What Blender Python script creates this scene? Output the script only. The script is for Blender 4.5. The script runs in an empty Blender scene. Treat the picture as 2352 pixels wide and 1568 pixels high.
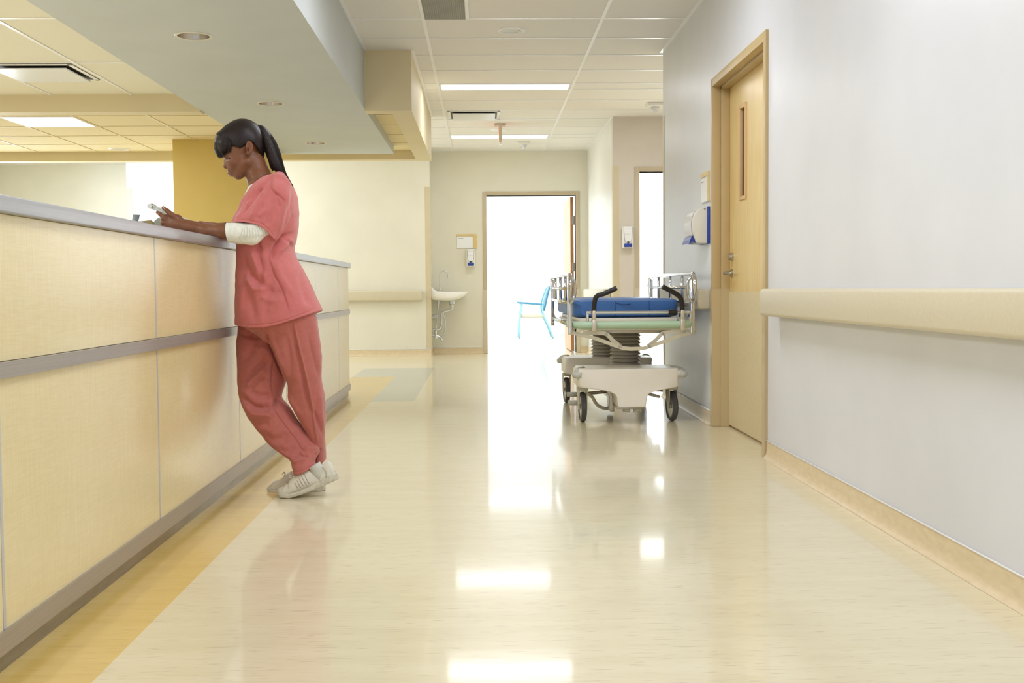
import bpy, bmesh, math, random
import numpy as np
from mathutils import Vector, Matrix
import openvdb as vdb

PI = math.pi
random.seed(4)
sc = bpy.context.scene
col = sc.collection

# ------------------------------------------------------------------ camera
F_PX, YAW, PITCH, ROLL, EYE = 2600.0, .0258, .0463, .0081, .86
CAMLOC = Vector((0, 0, EYE))

def ray(px, py):
    """direction in the room of a pixel of the 2352x1568 photograph"""
    u = (px-1176)/F_PX; v = (py-784)/F_PX
    c, s = math.cos(ROLL), math.sin(ROLL)
    u, v = c*u-s*v, s*u+c*v
    x, y, z = u, 1.0, -v
    c, s = math.cos(PITCH), math.sin(PITCH)
    y, z = c*y+s*z, -s*y+c*z
    c, s = math.cos(YAW), math.sin(YAW)
    x, y = c*x+s*y, -s*x+c*y
    return Vector((x, y, z))

def at(px, py, Y):
    """the point seen at a pixel, Y metres down the corridor"""
    d = ray(px, py)
    return CAMLOC + d*(Y/d.y)

cd = bpy.data.cameras.new('camera')
cam = bpy.data.objects.new('camera', cd); col.objects.link(cam)
fw = ray(1176, 784).normalized()
rt = (ray(1176+F_PX, 784)-ray(1176, 784)).normalized()
up = rt.cross(fw).normalized()
cam.matrix_world = Matrix(((rt.x, up.x, -fw.x, 0), (rt.y, up.y, -fw.y, 0), (rt.z, up.z, -fw.z, EYE), (0, 0, 0, 1)))
cd.sensor_width = 36; cd.lens = F_PX/2352*36
cd.clip_start = .05; cd.clip_end = 100
sc.camera = cam

# ------------------------------------------------------------------ world, exposure
vs = sc.view_settings
sc.display_settings.display_device = 'sRGB'
vs.view_transform = 'Standard'; vs.look = 'None'; vs.gamma = 1; vs.use_curve_mapping = False
vs.exposure = 0.07
w = bpy.data.worlds.new('world'); sc.world = w; w.use_nodes = True
bg = w.node_tree.nodes['Background']
bg.inputs[0].default_value = (.82, .89, 1, 1); bg.inputs[1].default_value = 0.95
try:
    sc.cycles.max_bounces = 10; sc.cycles.diffuse_bounces = 6; sc.cycles.glossy_bounces = 5
    sc.cycles.use_denoising = True; sc.cycles.sample_clamp_indirect = 8
except Exception: pass

# ------------------------------------------------------------------ lamps and daylight
def area(name, loc, aim, sx, sy, power, color):
    l = bpy.data.lights.new(name, 'AREA'); l.shape = 'RECTANGLE'; l.size = sx; l.size_y = sy
    l.energy = power; l.color = color
    o = bpy.data.objects.new(name, l); col.objects.link(o); o.location = loc
    o.rotation_euler = (Vector(aim)-Vector(loc)).to_track_quat('-Z', 'Y').to_euler()
    return o
DAY = (.74, .86, 1.0); WARM = (.95, .95, 1.0); NEUT = (.87, .91, 1.0)
# windows out of sight: the left end of the cross corridor, the two bright rooms; plus an added overhead fill
area('daylight_cross_corridor', (-5.9, 13.45, 1.5), (0, 13.45, 1.3), 2.0, 1.7, 120, DAY)
area('daylight_far_room', (-1.4, 17.6, 1.6), (1.5, 17.6, 1.2), 3.0, 2.0, 105, DAY)
area('far_room_ceiling_fill', (.2, 17.6, 2.66), (.2, 17.6, 0), 2.2, 3.0, 62, DAY)  # unseen overhead lamp, added so the far room washes out white
area('daylight_side_room', (3.9, 14.3, 1.5), (1.6, 14.0, 1.2), 2.6, 2.0, 330, DAY)
# ceiling fixtures above and behind the camera, plus one added wall fill
for yy in (-1.5, 1.0, 3.4, 5.8):
    area('corridor_fixture_light', (.24, yy, 2.68), (.24, yy, 0), 1.1, .3, 25, NEUT)
for yy in (0.5, 3.5, 6.3):
    area('station_fixture_light', (-3.9, yy, 2.33), (-3.9, yy, 0), 1.1, .55, 55, WARM)
area('station_rear_light', (-3.0, 13.3, 2.68), (-3.2, 13.6, 0), 1.6, .6, 26, NEUT)
area('rear_wall_fill', (-5.4, 15.4, 2.6), (-5.6, 15.9, 0), 1.2, .6, 14, NEUT)  # unseen lamp added to lighten the rear wall
area('alcove_light', (1.9, 10.4, 2.68), (1.9, 10.4, 0), .3, .9, 18, NEUT)

# ------------------------------------------------------------------ object helpers
ORI = {}
def tag(o, label=None, cat=None, group=None, kind=None):
    if label: o['label'] = label
    if cat: o['category'] = cat
    if group: o['group'] = group
    if kind: o['kind'] = kind
    return o
def thing(name, label, cat, loc, group=None):
    o = bpy.data.objects.new(name, None); col.objects.link(o)
    o.empty_display_size = .1; o.location = loc
    ORI[o.name] = Vector(loc)
    return tag(o, label, cat, group)
def copy_tree(o, parent=None):
    c = o.copy(); col.objects.link(c); c.parent = parent
    for ch in o.children: copy_tree(ch, c)
    return c

def link_mesh(name, me, mats, parent=None, smooth=None):
    """me is in room coordinates; it is stored relative to its thing's base"""
    if not isinstance(mats, (list, tuple)): mats = [mats]
    for m in mats: me.materials.append(m)
    o = bpy.data.objects.new(name, me); col.objects.link(o)
    if parent is not None:
        org = ORI.get(parent.name, Vector((0, 0, 0)))
        ORI[o.name] = org
        me.transform(Matrix.Translation(-org))
        o.parent = parent
    else:
        n = len(me.vertices); co = np.empty(n*3, np.float32); me.vertices.foreach_get('co', co)
        co = co.reshape(-1, 3); lo = co.min(0); hi = co.max(0)
        org = Vector((float(lo[0]+hi[0])/2, float(lo[1]+hi[1])/2, float(lo[2])))
        me.transform(Matrix.Translation(-org)); o.location = org; ORI[o.name] = org
    if smooth:
        me.shade_smooth()
        if smooth is not True:
            try: me.set_sharp_from_angle(angle=math.radians(smooth))
            except Exception: pass
    return o

class MB:
    def __init__(s): s.b = bmesh.new(); s.mi = 0; s.flat = False
    def _f(s, vs_):
        try:
            f = s.b.faces.new(vs_); f.material_index = s.mi; return f
        except ValueError: return None
    def box(s, x0, x1, y0, y1, z0, z1, bev=0, seg=2):
        v = [s.b.verts.new((x, y, z)) for x in (x0, x1) for y in (y0, y1) for z in (z0, z1)]
        fs = [s._f([v[i] for i in q]) for q in ((0, 1, 3, 2), (4, 6, 7, 5), (0, 4, 5, 1), (2, 3, 7, 6), (0, 2, 6, 4), (1, 5, 7, 3))]
        if bev:
            es = list({e for f in fs for e in f.edges})
            r = bmesh.ops.bevel(s.b, geom=es, offset=bev, segments=seg, affect='EDGES', profile=.5)
            for f in r['faces']: f.material_index = s.mi
            return None
        return v
    def obox(s, c, u, v, w_, hu, hv, hw, bev=0, seg=2):
        c = Vector(c); u = Vector(u).normalized()*hu; v = Vector(v).normalized()*hv; w_ = Vector(w_).normalized()*hw
        vv = [s.b.verts.new(c+u*a+v*b_+w_*d) for a in (-1, 1) for b_ in (-1, 1) for d in (-1, 1)]
        fs = [s._f([vv[i] for i in q]) for q in ((0, 1, 3, 2), (4, 6, 7, 5), (0, 4, 5, 1), (2, 3, 7, 6), (0, 2, 6, 4), (1, 5, 7, 3))]
        if bev:
            es = list({e for f in fs for e in f.edges})
            r = bmesh.ops.bevel(s.b, geom=es, offset=bev, segments=seg, affect='EDGES', profile=.5)
            for f in r['faces']: f.material_index = s.mi
    def prism(s, pts, d, bev=0, seg=2):
        """polygon of 3D points pushed along vector d"""
        d = Vector(d)
        a = [s.b.verts.new(Vector(p)) for p in pts]; b = [s.b.verts.new(Vector(p)+d) for p in pts]
        n = len(a); fs = [s._f(a[::-1]), s._f(b)]
        for i in range(n): fs.append(s._f([a[i], a[(i+1) % n], b[(i+1) % n], b[i]]))
        if bev:
            fs = [f for f in fs if f]
            es = list(set(fs[0].edges) | set(fs[1].edges))
            r = bmesh.ops.bevel(s.b, geom=es, offset=bev, segments=seg, affect='EDGES', profile=.5)
            for f in r['faces']: f.material_index = s.mi
    def tube(s, pts, r, n=10, cap=True, smoothpath=0):
        pts = [Vector(p) for p in pts]
        rs = list(r) if isinstance(r, (list, tuple)) else [r]*len(pts)
        for _ in range(smoothpath):      # Chaikin corner cutting keeps the ends
            q = [pts[0]]; qr = [rs[0]]
            for i in range(len(pts)-1):
                if i > 0: q.append(pts[i]*.75+pts[i+1]*.25); qr.append(rs[i]*.75+rs[i+1]*.25)
                if i < len(pts)-2: q.append(pts[i]*.25+pts[i+1]*.75); qr.append(rs[i]*.25+rs[i+1]*.75)
            q.append(pts[-1]); qr.append(rs[-1]); pts, rs = q, qr
        prev = None; up_ = None
        for i, p in enumerate(pts):
            t = (pts[min(i+1, len(pts)-1)]-pts[max(i-1, 0)]).normalized()
            if up_ is None:
                up_ = t.orthogonal().normalized()
            up_ = (up_-t*up_.dot(t)).normalized(); sd = t.cross(up_)
            ring = [s.b.verts.new(p+(up_*math.cos(a)+sd*math.sin(a))*rs[i]) for a in [2*PI*k/n for k in range(n)]]
            if prev:
                for k in range(n): s._f([prev[k], prev[(k+1) % n], ring[(k+1) % n], ring[k]])
            elif cap: s._f(ring[::-1])
            prev = ring
        if cap: s._f(prev)
    def lathe(s, prof, c, axis=(0, 0, 1), n=32, sx=1, cap=False):
        """prof: [(radius, height)]"""
        c = Vector(c); ax = Vector(axis).normalized(); u = ax.orthogonal().normalized(); v = ax.cross(u)
        prev = None
        for r_, h in prof:
            if r_ < 1e-6: ring = [s.b.verts.new(c+ax*h)]
            else: ring = [s.b.verts.new(c+ax*h+(u*math.cos(2*PI*k/n)*sx+v*math.sin(2*PI*k/n))*r_) for k in range(n)]
            if prev:
                if len(prev) == 1 and len(ring) > 1:
                    for k in range(n): s._f([prev[0], ring[(k+1) % n], ring[k]])
                elif len(ring) == 1 and len(prev) > 1:
                    for k in range(n): s._f([prev[k], prev[(k+1) % n], ring[0]])
                elif len(ring) > 1:
                    for k in range(n): s._f([prev[k], prev[(k+1) % n], ring[(k+1) % n], ring[k]])
            prev = ring
    def loft(s, rings, cap=True):
        prev = None; first = None
        for R in rings:
            ring = [s.b.verts.new(Vector(p)) for p in R]; n = len(ring)
            if prev:
                for k in range(n): s._f([prev[k], prev[(k+1) % n], ring[(k+1) % n], ring[k]])
            else: first = ring
            prev = ring
        if cap: s._f(first[::-1]); s._f(prev)
    def quad(s, a, b, c, d): return s._f([s.b.verts.new(Vector(p)) for p in (a, b, c, d)])
    def build(s, name, mats, parent=None, smooth=None):
        if not s.flat: bmesh.ops.recalc_face_normals(s.b, faces=s.b.faces)
        me = bpy.data.meshes.new(name); s.b.to_mesh(me); s.b.free()
        return link_mesh(name, me, mats, parent, smooth)

def box(name, mat, x0, x1, y0, y1, z0, z1, parent=None, bev=0, smooth=None):
    m = MB(); m.box(x0, x1, y0, y1, z0, z1, bev)
    return m.build(name, mat, parent, smooth if smooth else (40 if bev else None))

# ------------------------------------------------------------------ materials
def lin(c):
    return tuple(((v/255/12.92) if v/255 <= .04045 else ((v/255+.055)/1.055)**2.4) for v in c)+(1,)
def pbr(name, rgb, rough=.5, metal=0, spec=.5, coat=0, coat_r=.05, sheen=0, trans=0, emit=None, es=0, sub=0, ior=1.5):
    m = bpy.data.materials.new(name); m.use_nodes = True
    b = m.node_tree.nodes['Principled BSDF']
    b.inputs['Base Color'].default_value = lin(rgb); b.inputs['Roughness'].default_value = rough
    b.inputs['Metallic'].default_value = metal; b.inputs['Specular IOR Level'].default_value = spec
    b.inputs['Coat Weight'].default_value = coat; b.inputs['Coat Roughness'].default_value = coat_r
    b.inputs['Sheen Weight'].default_value = sheen; b.inputs['Transmission Weight'].default_value = trans
    b.inputs['IOR'].default_value = ior
    if sub:
        b.inputs['Subsurface Weight'].default_value = sub; b.inputs['Subsurface Radius'].default_value = (.012, .005, .003); b.inputs['Subsurface Scale'].default_value = 1
    if emit: b.inputs['Emission Color'].default_value = lin(emit); b.inputs['Emission Strength'].default_value = es
    return m
def N(m, t, **k):
    n = m.node_tree.nodes.new(t)
    for a, v in k.items(): setattr(n, a, v)
    return n
def vary(m, rgb2, scale=(5, 5, 5), detail=4, lo=.35, hi=.65, bump=0, bump_scale=None, rough_var=0, dist=.002):
    """procedural mottling between the base colour and rgb2, and a fine bump"""
    nt = m.node_tree; L = nt.links; b = nt.nodes['Principled BSDF']
    tc = N(m, 'ShaderNodeTexCoord'); mp = N(m, 'ShaderNodeMapping'); mp.inputs['Scale'].default_value = scale
    L.new(tc.outputs['Object'], mp.inputs['Vector'])
    nz = N(m, 'ShaderNodeTexNoise'); nz.inputs['Scale'].default_value = 1; nz.inputs['Detail'].default_value = detail
    L.new(mp.outputs[0], nz.inputs['Vector'])
    cr = N(m, 'ShaderNodeValToRGB'); cr.color_ramp.elements[0].position = lo; cr.color_ramp.elements[1].position = hi
    cr.color_ramp.elements[0].color = lin(rgb2); cr.color_ramp.elements[1].color = b.inputs['Base Color'].default_value
    L.new(nz.outputs['Fac'], cr.inputs[0]); L.new(cr.outputs[0], b.inputs['Base Color'])
    if bump:
        n2 = N(m, 'ShaderNodeTexNoise'); n2.inputs['Detail'].default_value = 3
        if bump_scale is None: n2.inputs['Scale'].default_value = 1; L.new(mp.outputs[0], n2.inputs['Vector'])
        else:
            m2 = N(m, 'ShaderNodeMapping'); m2.inputs['Scale'].default_value = bump_scale
            L.new(tc.outputs['Object'], m2.inputs['Vector']); L.new(m2.outputs[0], n2.inputs['Vector']); n2.inputs['Scale'].default_value = 1
        bp = N(m, 'ShaderNodeBump'); bp.inputs['Strength'].default_value = bump; bp.inputs['Distance'].default_value = dist
        L.new(n2.outputs['Fac'], bp.inputs['Height']); L.new(bp.outputs[0], b.inputs['Normal'])
        if coat_linked(b): L.new(bp.outputs[0], b.inputs['Coat Normal'])
    if rough_var:
        mr = N(m, 'ShaderNodeMapRange'); r0 = b.inputs['Roughness'].default_value
        mr.inputs['To Min'].default_value = r0-rough_var; mr.inputs['To Max'].default_value = r0+rough_var
        L.new(nz.outputs['Fac'], mr.inputs['Value']); L.new(mr.outputs[0], b.inputs['Roughness'])
    return m
def coat_linked(b): return b.inputs['Coat Weight'].default_value > 0
# ------------------------------------------------------------------ room materials
M = {}
M['wall_cool'] = vary(pbr('cool wall paint', (219, 221, 227), .36, spec=.55), (215, 217, 223), (3, 3, 3), bump=.05, bump_scale=(400, 400, 400), dist=.0005)
M['wall_satin'] = pbr('satin cream wall paint', (228, 225, 214), .34, spec=.6)
M['wall_cream'] = vary(pbr('cream wall paint', (230, 226, 210), .6), (226, 222, 206), (3, 3, 3), bump=.05, bump_scale=(400, 400, 400), dist=.0005)
M['wall_grey'] = vary(pbr('taupe wall paint', (216, 208, 196), .6), (212, 204, 192), (3, 3, 3))
M['wall_white'] = pbr('white wall paint', (240, 241, 242), .6)
M['mustard'] = vary(pbr('mustard column paint', (213, 187, 106), .6), (208, 182, 100), (3, 3, 3), bump=.05, bump_scale=(300, 300, 300), dist=.0005)
M['soffit'] = vary(pbr('grey green soffit paint', (200, 206, 206), .6), (196, 202, 202), (2, 2, 2))
M['tan'] = vary(pbr('tan beam paint', (226, 213, 178), .6), (222, 209, 174), (2, 2, 2))
M['tile'] = vary(pbr('mineral fibre ceiling tile', (241, 239, 236), .85), (222, 218, 212), (160, 160, 160), detail=3, lo=.26, hi=.40, bump=.15, bump_scale=(200, 200, 200), dist=.001)
M['tile_warm'] = vary(pbr('warm ceiling tile', (233, 218, 176), .85), (214, 196, 146), (160, 160, 160), detail=3, lo=.26, hi=.40, bump=.15, bump_scale=(200, 200, 200), dist=.001)
M['tbar'] = pbr('white painted ceiling grid', (250, 251, 254), .3)
M['tbar_warm'] = pbr('cream painted ceiling grid', (226, 212, 170), .45)
M['base'] = vary(pbr('beige vinyl baseboard', (226, 208, 174), .35), (216, 196, 160), (18, 18, 60), detail=5, lo=.3, hi=.7)
M['frame'] = vary(pbr('tan painted steel frame', (196, 172, 126), .38), (192, 168, 122), (4, 4, 4))
M['frame_pale'] = vary(pbr('taupe painted steel frame', (196, 180, 150), .4), (192, 176, 146), (4, 4, 4))
M['guard'] = vary(pbr('beige vinyl corner guard', (214, 200, 168), .4), (210, 196, 163), (5, 5, 5))
M['rail'] = vary(pbr('beige vinyl handrail', (214, 205, 180), .4), (210, 200, 174), (120, 120, 120), detail=3, bump=.08, bump_scale=(500, 500, 500), dist=.0004)
M['chrome'] = pbr('chrome', (214, 216, 220), .12, 1)
M['satin'] = vary(pbr('satin stainless steel', (190, 184, 174), .3, 1), (176, 170, 160), (3, 300, 3), detail=2)
M['black'] = pbr('black plastic', (26, 24, 26), .35)
M['whiteplastic'] = pbr('white plastic', (236, 235, 228), .35)
M['bluep'] = pbr('blue plastic', (38, 66, 160), .3)
M['glass_dark'] = pbr('dark glass', (20, 20, 22), .08)
M['lamp'] = pbr('lit acrylic diffuser', (250, 250, 250), .5, emit=(255, 252, 246), es=2.6)

def wood(name, c1, c2, axis_scale, rough=.38, coat=0, bands=.5):
    m = pbr(name, c1, rough, coat=coat, coat_r=.22)
    nt = m.node_tree; L = nt.links; b = nt.nodes['Principled BSDF']
    tc = N(m, 'ShaderNodeTexCoord')
    def noise(scale, det):
        mp = N(m, 'ShaderNodeMapping'); mp.inputs['Scale'].default_value = scale
        L.new(tc.outputs['Object'], mp.inputs['Vector'])
        nz = N(m, 'ShaderNodeTexNoise'); nz.inputs['Scale'].default_value = 1; nz.inputs['Detail'].default_value = det
        L.new(mp.outputs[0], nz.inputs['Vector']); return nz.outputs['Fac']
    a = noise(axis_scale[0], 5); d = noise(axis_scale[1], 4); e = noise((2.2, 2.2, 2.2), 3)
    m1 = N(m, 'ShaderNodeMath', operation='ADD'); L.new(a, m1.inputs[0]); L.new(d, m1.inputs[1])
    m2 = N(m, 'ShaderNodeMath', operation='MULTIPLY_ADD'); L.new(e, m2.inputs[0]); m2.inputs[1].default_value = bands; L.new(m1.outputs[0], m2.inputs[2])
    mr = N(m, 'ShaderNodeMapRange'); mr.inputs['From Min'].default_value = 1.0; mr.inputs['From Max'].default_value = 1.5; L.new(m2.outputs[0], mr.inputs['Value'])
    mx = N(m, 'ShaderNodeMix', data_type='RGBA'); mx.inputs[6].default_value = lin(c1); mx.inputs[7].default_value = lin(c2)
    L.new(mr.outputs[0], mx.inputs[0]); L.new(mx.outputs[2], b.inputs['Base Color'])
    return m
M['maple'] = wood('figured maple veneer', (232, 217, 170), (225, 206, 152), ((14, 14, 260), (14, 220, 10)), rough=.36, coat=.6)
M['door'] = wood('pale maple door veneer', (232, 208, 148), (220, 190, 124), ((30, 60, 3), (10, 160, 4)), rough=.4, coat=.2, bands=.7)

# floor: polished sheet linoleum with streaks across the corridor, inlaid strips
def lino(name, c1, c2, c3):
    m = pbr(name, c1, .285, spec=.5, coat=.55, coat_r=.075)
    nt = m.node_tree; L = nt.links; b = nt.nodes['Principled BSDF']
    tc = N(m, 'ShaderNodeTexCoord')
    def noise(scale, det, dist=0):
        mp = N(m, 'ShaderNodeMapping'); mp.inputs['Scale'].default_value = scale
        L.new(tc.outputs['Object'], mp.inputs['Vector'])
        nz = N(m, 'ShaderNodeTexNoise'); nz.inputs['Scale'].default_value = 1; nz.inputs['Detail'].default_value = det; nz.inputs['Distortion'].default_value = dist
        L.new(mp.outputs[0], nz.inputs['Vector']); return nz.outputs['Fac']
    streak = noise((14, 110, 1), 6, .4); broad = noise((2.2, 14, 1), 4, .2)
    r1 = N(m, 'ShaderNodeValToRGB'); r1.color_ramp.elements[0].position = .38; r1.color_ramp.elements[1].position = .62
    r1.color_ramp.elements[0].color = lin(c2); r1.color_ramp.elements[1].color = lin(c1); L.new(broad, r1.inputs[0])
    r2 = N(m, 'ShaderNodeValToRGB'); r2.color_ramp.elements[0].position = .30; r2.color_ramp.elements[1].position = .43
    r2.color_ramp.elements[0].color = (1, 1, 1, 1); r2.color_ramp.elements[1].color = (0, 0, 0, 1); L.new(streak, r2.inputs[0])
    mx = N(m, 'ShaderNodeMix', data_type='RGBA'); L.new(r2.outputs[0], mx.inputs[0]); L.new(r1.outputs[0], mx.inputs[6]); mx.inputs[7].default_value = lin(c3)
    L.new(mx.outputs[2], b.inputs['Base Color'])
    bp = N(m, 'ShaderNodeBump'); bp.inputs['Strength'].default_value = .10; bp.inputs['Distance'].default_value = .002
    wv = noise((3.0, 9.0, 1), 2, 0)
    L.new(wv, bp.inputs['Height']); L.new(bp.outputs[0], b.inputs['Normal']); L.new(bp.outputs[0], b.inputs['Coat Normal'])
    return m
M['floor'] = lino('cream linoleum', (229, 220, 190), (224, 214, 182), (206, 194, 164))
M['floor_yellow'] = lino('yellow linoleum', (224, 193, 114), (217, 185, 104), (206, 173, 94))
M['floor_grey'] = lino('grey linoleum', (188, 192, 184), (182, 187, 180), (170, 174, 168))

# ------------------------------------------------------------------ the setting
def struct(name, mb, mat, parent=None, smooth=None):
    o = mb.build(name, mat, parent, smooth)
    if parent is None: o['kind'] = 'structure'
    return o
def sbox(name, mat, x0, x1, y0, y1, z0, z1, parent=None, bev=0):
    m = MB(); m.box(x0, x1, y0, y1, z0, z1, bev); return struct(name, m, mat, parent, 40 if bev else None)

fl = MB(); fl.flat = True
def fq(x0, x1, y0, y1, mi):
    fl.mi = mi; fl.quad((x0, y0, 0), (x1, y0, 0), (x1, y1, 0), (x0, y1, 0))
XS, YT, GX, G0, G1 = -.870, 11.25, -.535, 8.73, 12.47
fq(-7, -1.3, -4, 20.4, 0); fq(-1.3, XS, -4, YT, 1); fq(-1.3, XS, YT, G1, 2); fq(-1.3, XS, G1, 20.4, 0)
fq(XS, GX, -4, G0, 0); fq(XS, GX, G0, G1, 2); fq(XS, GX, G1, 20.4, 0); fq(GX, 4.2, -4, 20.4, 0)
bmesh.ops.remove_doubles(fl.b, verts=fl.b.verts, dist=1e-5)
for f in fl.b.faces:
    f.normal_update()
    if f.normal.z < 0: f.normal_flip()
struct('floor', fl, [M['floor'], M['floor_yellow'], M['floor_grey']])

# ceilings
CZ, LZ, WZ = 2.70, 2.37, 2.33
ceil = sbox('ceiling', M['tile'], -7, 4.2, -4, 20.4, CZ, CZ+.06)
g = MB()
def barx(x0, x1, y, z, w_=.012): g.box(x0, x1, y-w_, y+w_, z-.004, z-.0005)
def bary(x, y0, y1, z, w_=.012): g.box(x-w_, x+w_, y0, y1, z-.0045, z-.001)
yy = 7.796
k = -6
rows = []
while 7.796+.61*k < 15.1:
    y = 7.796+.61*k
    rows.append(y if k <= 4 else y-.305); k += 1
rows = [r for r in rows if r < 10.3]+[10.54]+[10.54+.61*i for i in range(1, 6)]+[13.895, 14.505]
for r in rows:
    barx(-.89 if r < 8.86 else (-.53 if r < 12.1 else -6), 1.43 if r < 8.92 or r > 12.2 else 2.6, r, CZ)
bary(-.384, 0, 15.15, CZ); bary(.836, 0, 15.15, CZ); bary(-1.604, 12.2, 14.85, CZ); bary(2.056, 8.92, 12.2, CZ)
bary(-.085, 7.186, 7.796, CZ)
bary(1.418, -3, 8.92, CZ, .014); bary(1.41, 12.2, 15.15, CZ, .012); bary(-.878, -3, 8.8, CZ, .012); bary(-.518, 8.8, 12.2, CZ, .012)
barx(-.67, 1.43, 15.138, CZ); barx(1.42, 2.6, 12.19, CZ)
struct('ceiling_grid', g, M['tbar'], ceil)
M['tile_left'] = vary(pbr('cream ceiling tile', (242, 239, 224), .85), (222, 216, 196), (160, 160, 160), detail=3, lo=.26, hi=.40)
lc = sbox('ceiling.001', M['tile_left'], -7, -2.13, -4, 8.83, LZ, LZ+.05)
g = MB()
for i in range(-8, 5): barx(-7, -2.15, 6.37+1.215*i if i < 3 else 9, LZ, .011) if i < 2 else None
for i in range(0, 8): bary(-2.667-.61*i, -4, 8.8, LZ, .011)
struct('ceiling_grid', g, M['tbar'], lc)
wc = sbox('ceiling.002', M['tile_warm'], -7, -.6, 8.9, 12.1, WZ, WZ+.05)
g = MB()
for i in range(6): barx(-7, -.69, 8.99+.61*i, WZ, .010)
for i in range(9): bary(-.93-.616*i, 8.95, 12.05, WZ, .010)
struct('ceiling_grid', g, M['tbar_warm'], wc)
# bulkheads
BB = 2.235
m = MB(); m.box(-7, -2.15, 8.80, 8.95, BB, CZ+.01); m.box(-.89, -.53, 8.80, 8.95, BB, CZ+.01); struct('wall_bulkhead_front', m, M['tan'])
m = MB(); m.box(-.69, -.53, 8.95, 12.05, BB, CZ+.01); struct('wall_bulkhead_side', m, M['tan'])
m = MB(); m.box(-7, -.53, 12.05, 12.2, BB, CZ+.01); struct('wall_bulkhead_rear', m, M['tan'])
# soffit over the desk, its underside pierced for three downlights
SX0, SX1, SY0, SY1, SZ = -2.15, -.89, -3, 11.65, BB+.012
DLX, DLR = -1.555, .088
DLY = [6.26, 8.50, 10.77]
m = MB(); h = .2
m.quad((SX1, SY0, SZ), (SX1, SY1, SZ), (SX1, SY1, CZ+.01), (SX1, SY0, CZ+.01)); m.quad((SX0, SY0, SZ), (SX0, SY1, SZ), (SX0, SY1, CZ+.01), (SX0, SY0, CZ+.01))
m.quad((SX0, SY1, SZ), (SX1, SY1, SZ), (SX1, SY1, CZ+.01), (SX0, SY1, CZ+.01)); m.quad((SX0, SY0, SZ), (SX1, SY0, SZ), (SX1, SY0, CZ+.01), (SX0, SY0, CZ+.01))
m.quad((SX0, SY0, CZ+.01), (SX1, SY0, CZ+.01), (SX1, SY1, CZ+.01), (SX0, SY1, CZ+.01))
m.quad((SX0, SY0, SZ), (DLX-h, SY0, SZ), (DLX-h, SY1, SZ), (SX0, SY1, SZ)); m.quad((DLX+h, SY0, SZ), (SX1, SY0, SZ), (SX1, SY1, SZ), (DLX+h, SY1, SZ))
ye = SY0
for y in DLY+[None]:
    y1 = SY1 if y is None else y-h
    m.quad((DLX-h, ye, SZ), (DLX+h, ye, SZ), (DLX+h, y1, SZ), (DLX-h, y1, SZ))
    if y is None: break
    ye = y+h; n = 40; ci = []; sq = []
    for k in range(n):
        a = 2*PI*k/n; c, s_ = math.cos(a), math.sin(a); q = h/max(abs(c), abs(s_))
        ci.append(m.b.verts.new((DLX+DLR*c, y+DLR*s_, SZ))); sq.append(m.b.verts.new((DLX+q*c, y+q*s_, SZ)))
    for k in range(n): m._f([ci[k], ci[(k+1) % n], sq[(k+1) % n], sq[k]])
bmesh.ops.remove_doubles(m.b, verts=m.b.verts, dist=1e-5)
struct('ceiling_soffit', m, M['soffit'])

# walls
XR = 1.43
DY0, DY1, DH = 5.69, 6.95, 2.085
m = MB()
m.box(XR, XR+.2, -4, DY0-.02, 0, CZ); m.box(XR, XR+.2, DY1+.02, 8.92, 0, CZ); m.box(XR, XR+.2, DY0-.02, DY1+.02, DH+.02, CZ)
struct('wall_right', m, M['wall_cool'])
sbox('wall_alcove_side', M['wall_grey'], XR+.2, 2.6, 8.80, 8.92, 0, CZ)
sbox('wall_alcove_end', M['wall_grey'], 2.6, 2.7, 8.92, 12.2, 0, CZ)
# alcove back wall with door opening
AY = 12.2; AX0, AX1, AH = 1.70, 2.50, 2.11
m = MB(); m.box(1.415, AX0, AY, AY+.13, 0, CZ); m.box(AX1, 2.7, AY, AY+.13, 0, CZ); m.box(AX0, AX1, AY, AY+.13, AH, CZ)
struct('wall_alcove_back', m, M['wall_grey'])
sbox('wall_right_far', M['wall_satin'], 1.415, 1.60, AY+.13, 15.3, 0, CZ)
# end wall with door opening
EY = 15.15; EX0, EX1, EH = .065, 1.255, 2.105
m = MB(); m.box(-.70, EX0, EY, EY+.15, 0, CZ); m.box(EX1, 1.415, EY, EY+.15, 0, CZ); m.box(EX0, EX1, EY, EY+.15, EH, CZ)
struct('wall_end', m, M['wall_cream'])
# wall left of the sink recess, and the station's rear walls
sbox('wall_left_far', M['wall_cream'], -4.56, -.67, 14.75, 15.3, 0, CZ)
sbox('wall_left_rear', M['wall_cream'], -7, -4.4, 16.6, 16.75, 0, CZ)
sbox('wall_left', M['wall_cream'], -7.1, -7, -4, 16.7, 0, CZ)
sbox('column', M['mustard'], -2.98, -2.02, 11.10, 11.62, 0, WZ+.01)
# bright rooms beyond the doors
m = MB(); m.box(-1.6, -1.5, 15.3, 20.4, 0, CZ); m.box(1.6, 1.7, 15.3, 20.4, 0, CZ); m.box(-1.6, 1.7, 20.2, 20.35, 0, CZ)
struct('wall_far_room', m, M['wall_white'])
m = MB(); m.box(1.605, 4.2, 16.2, 16.35, 0, CZ); m.box(4.1, 4.2, 12.33, 16.3, 0, CZ); m.box(2.7, 4.2, 12.2, 12.33, 0, CZ)
struct('wall_side_room', m, M['wall_white'])

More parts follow.
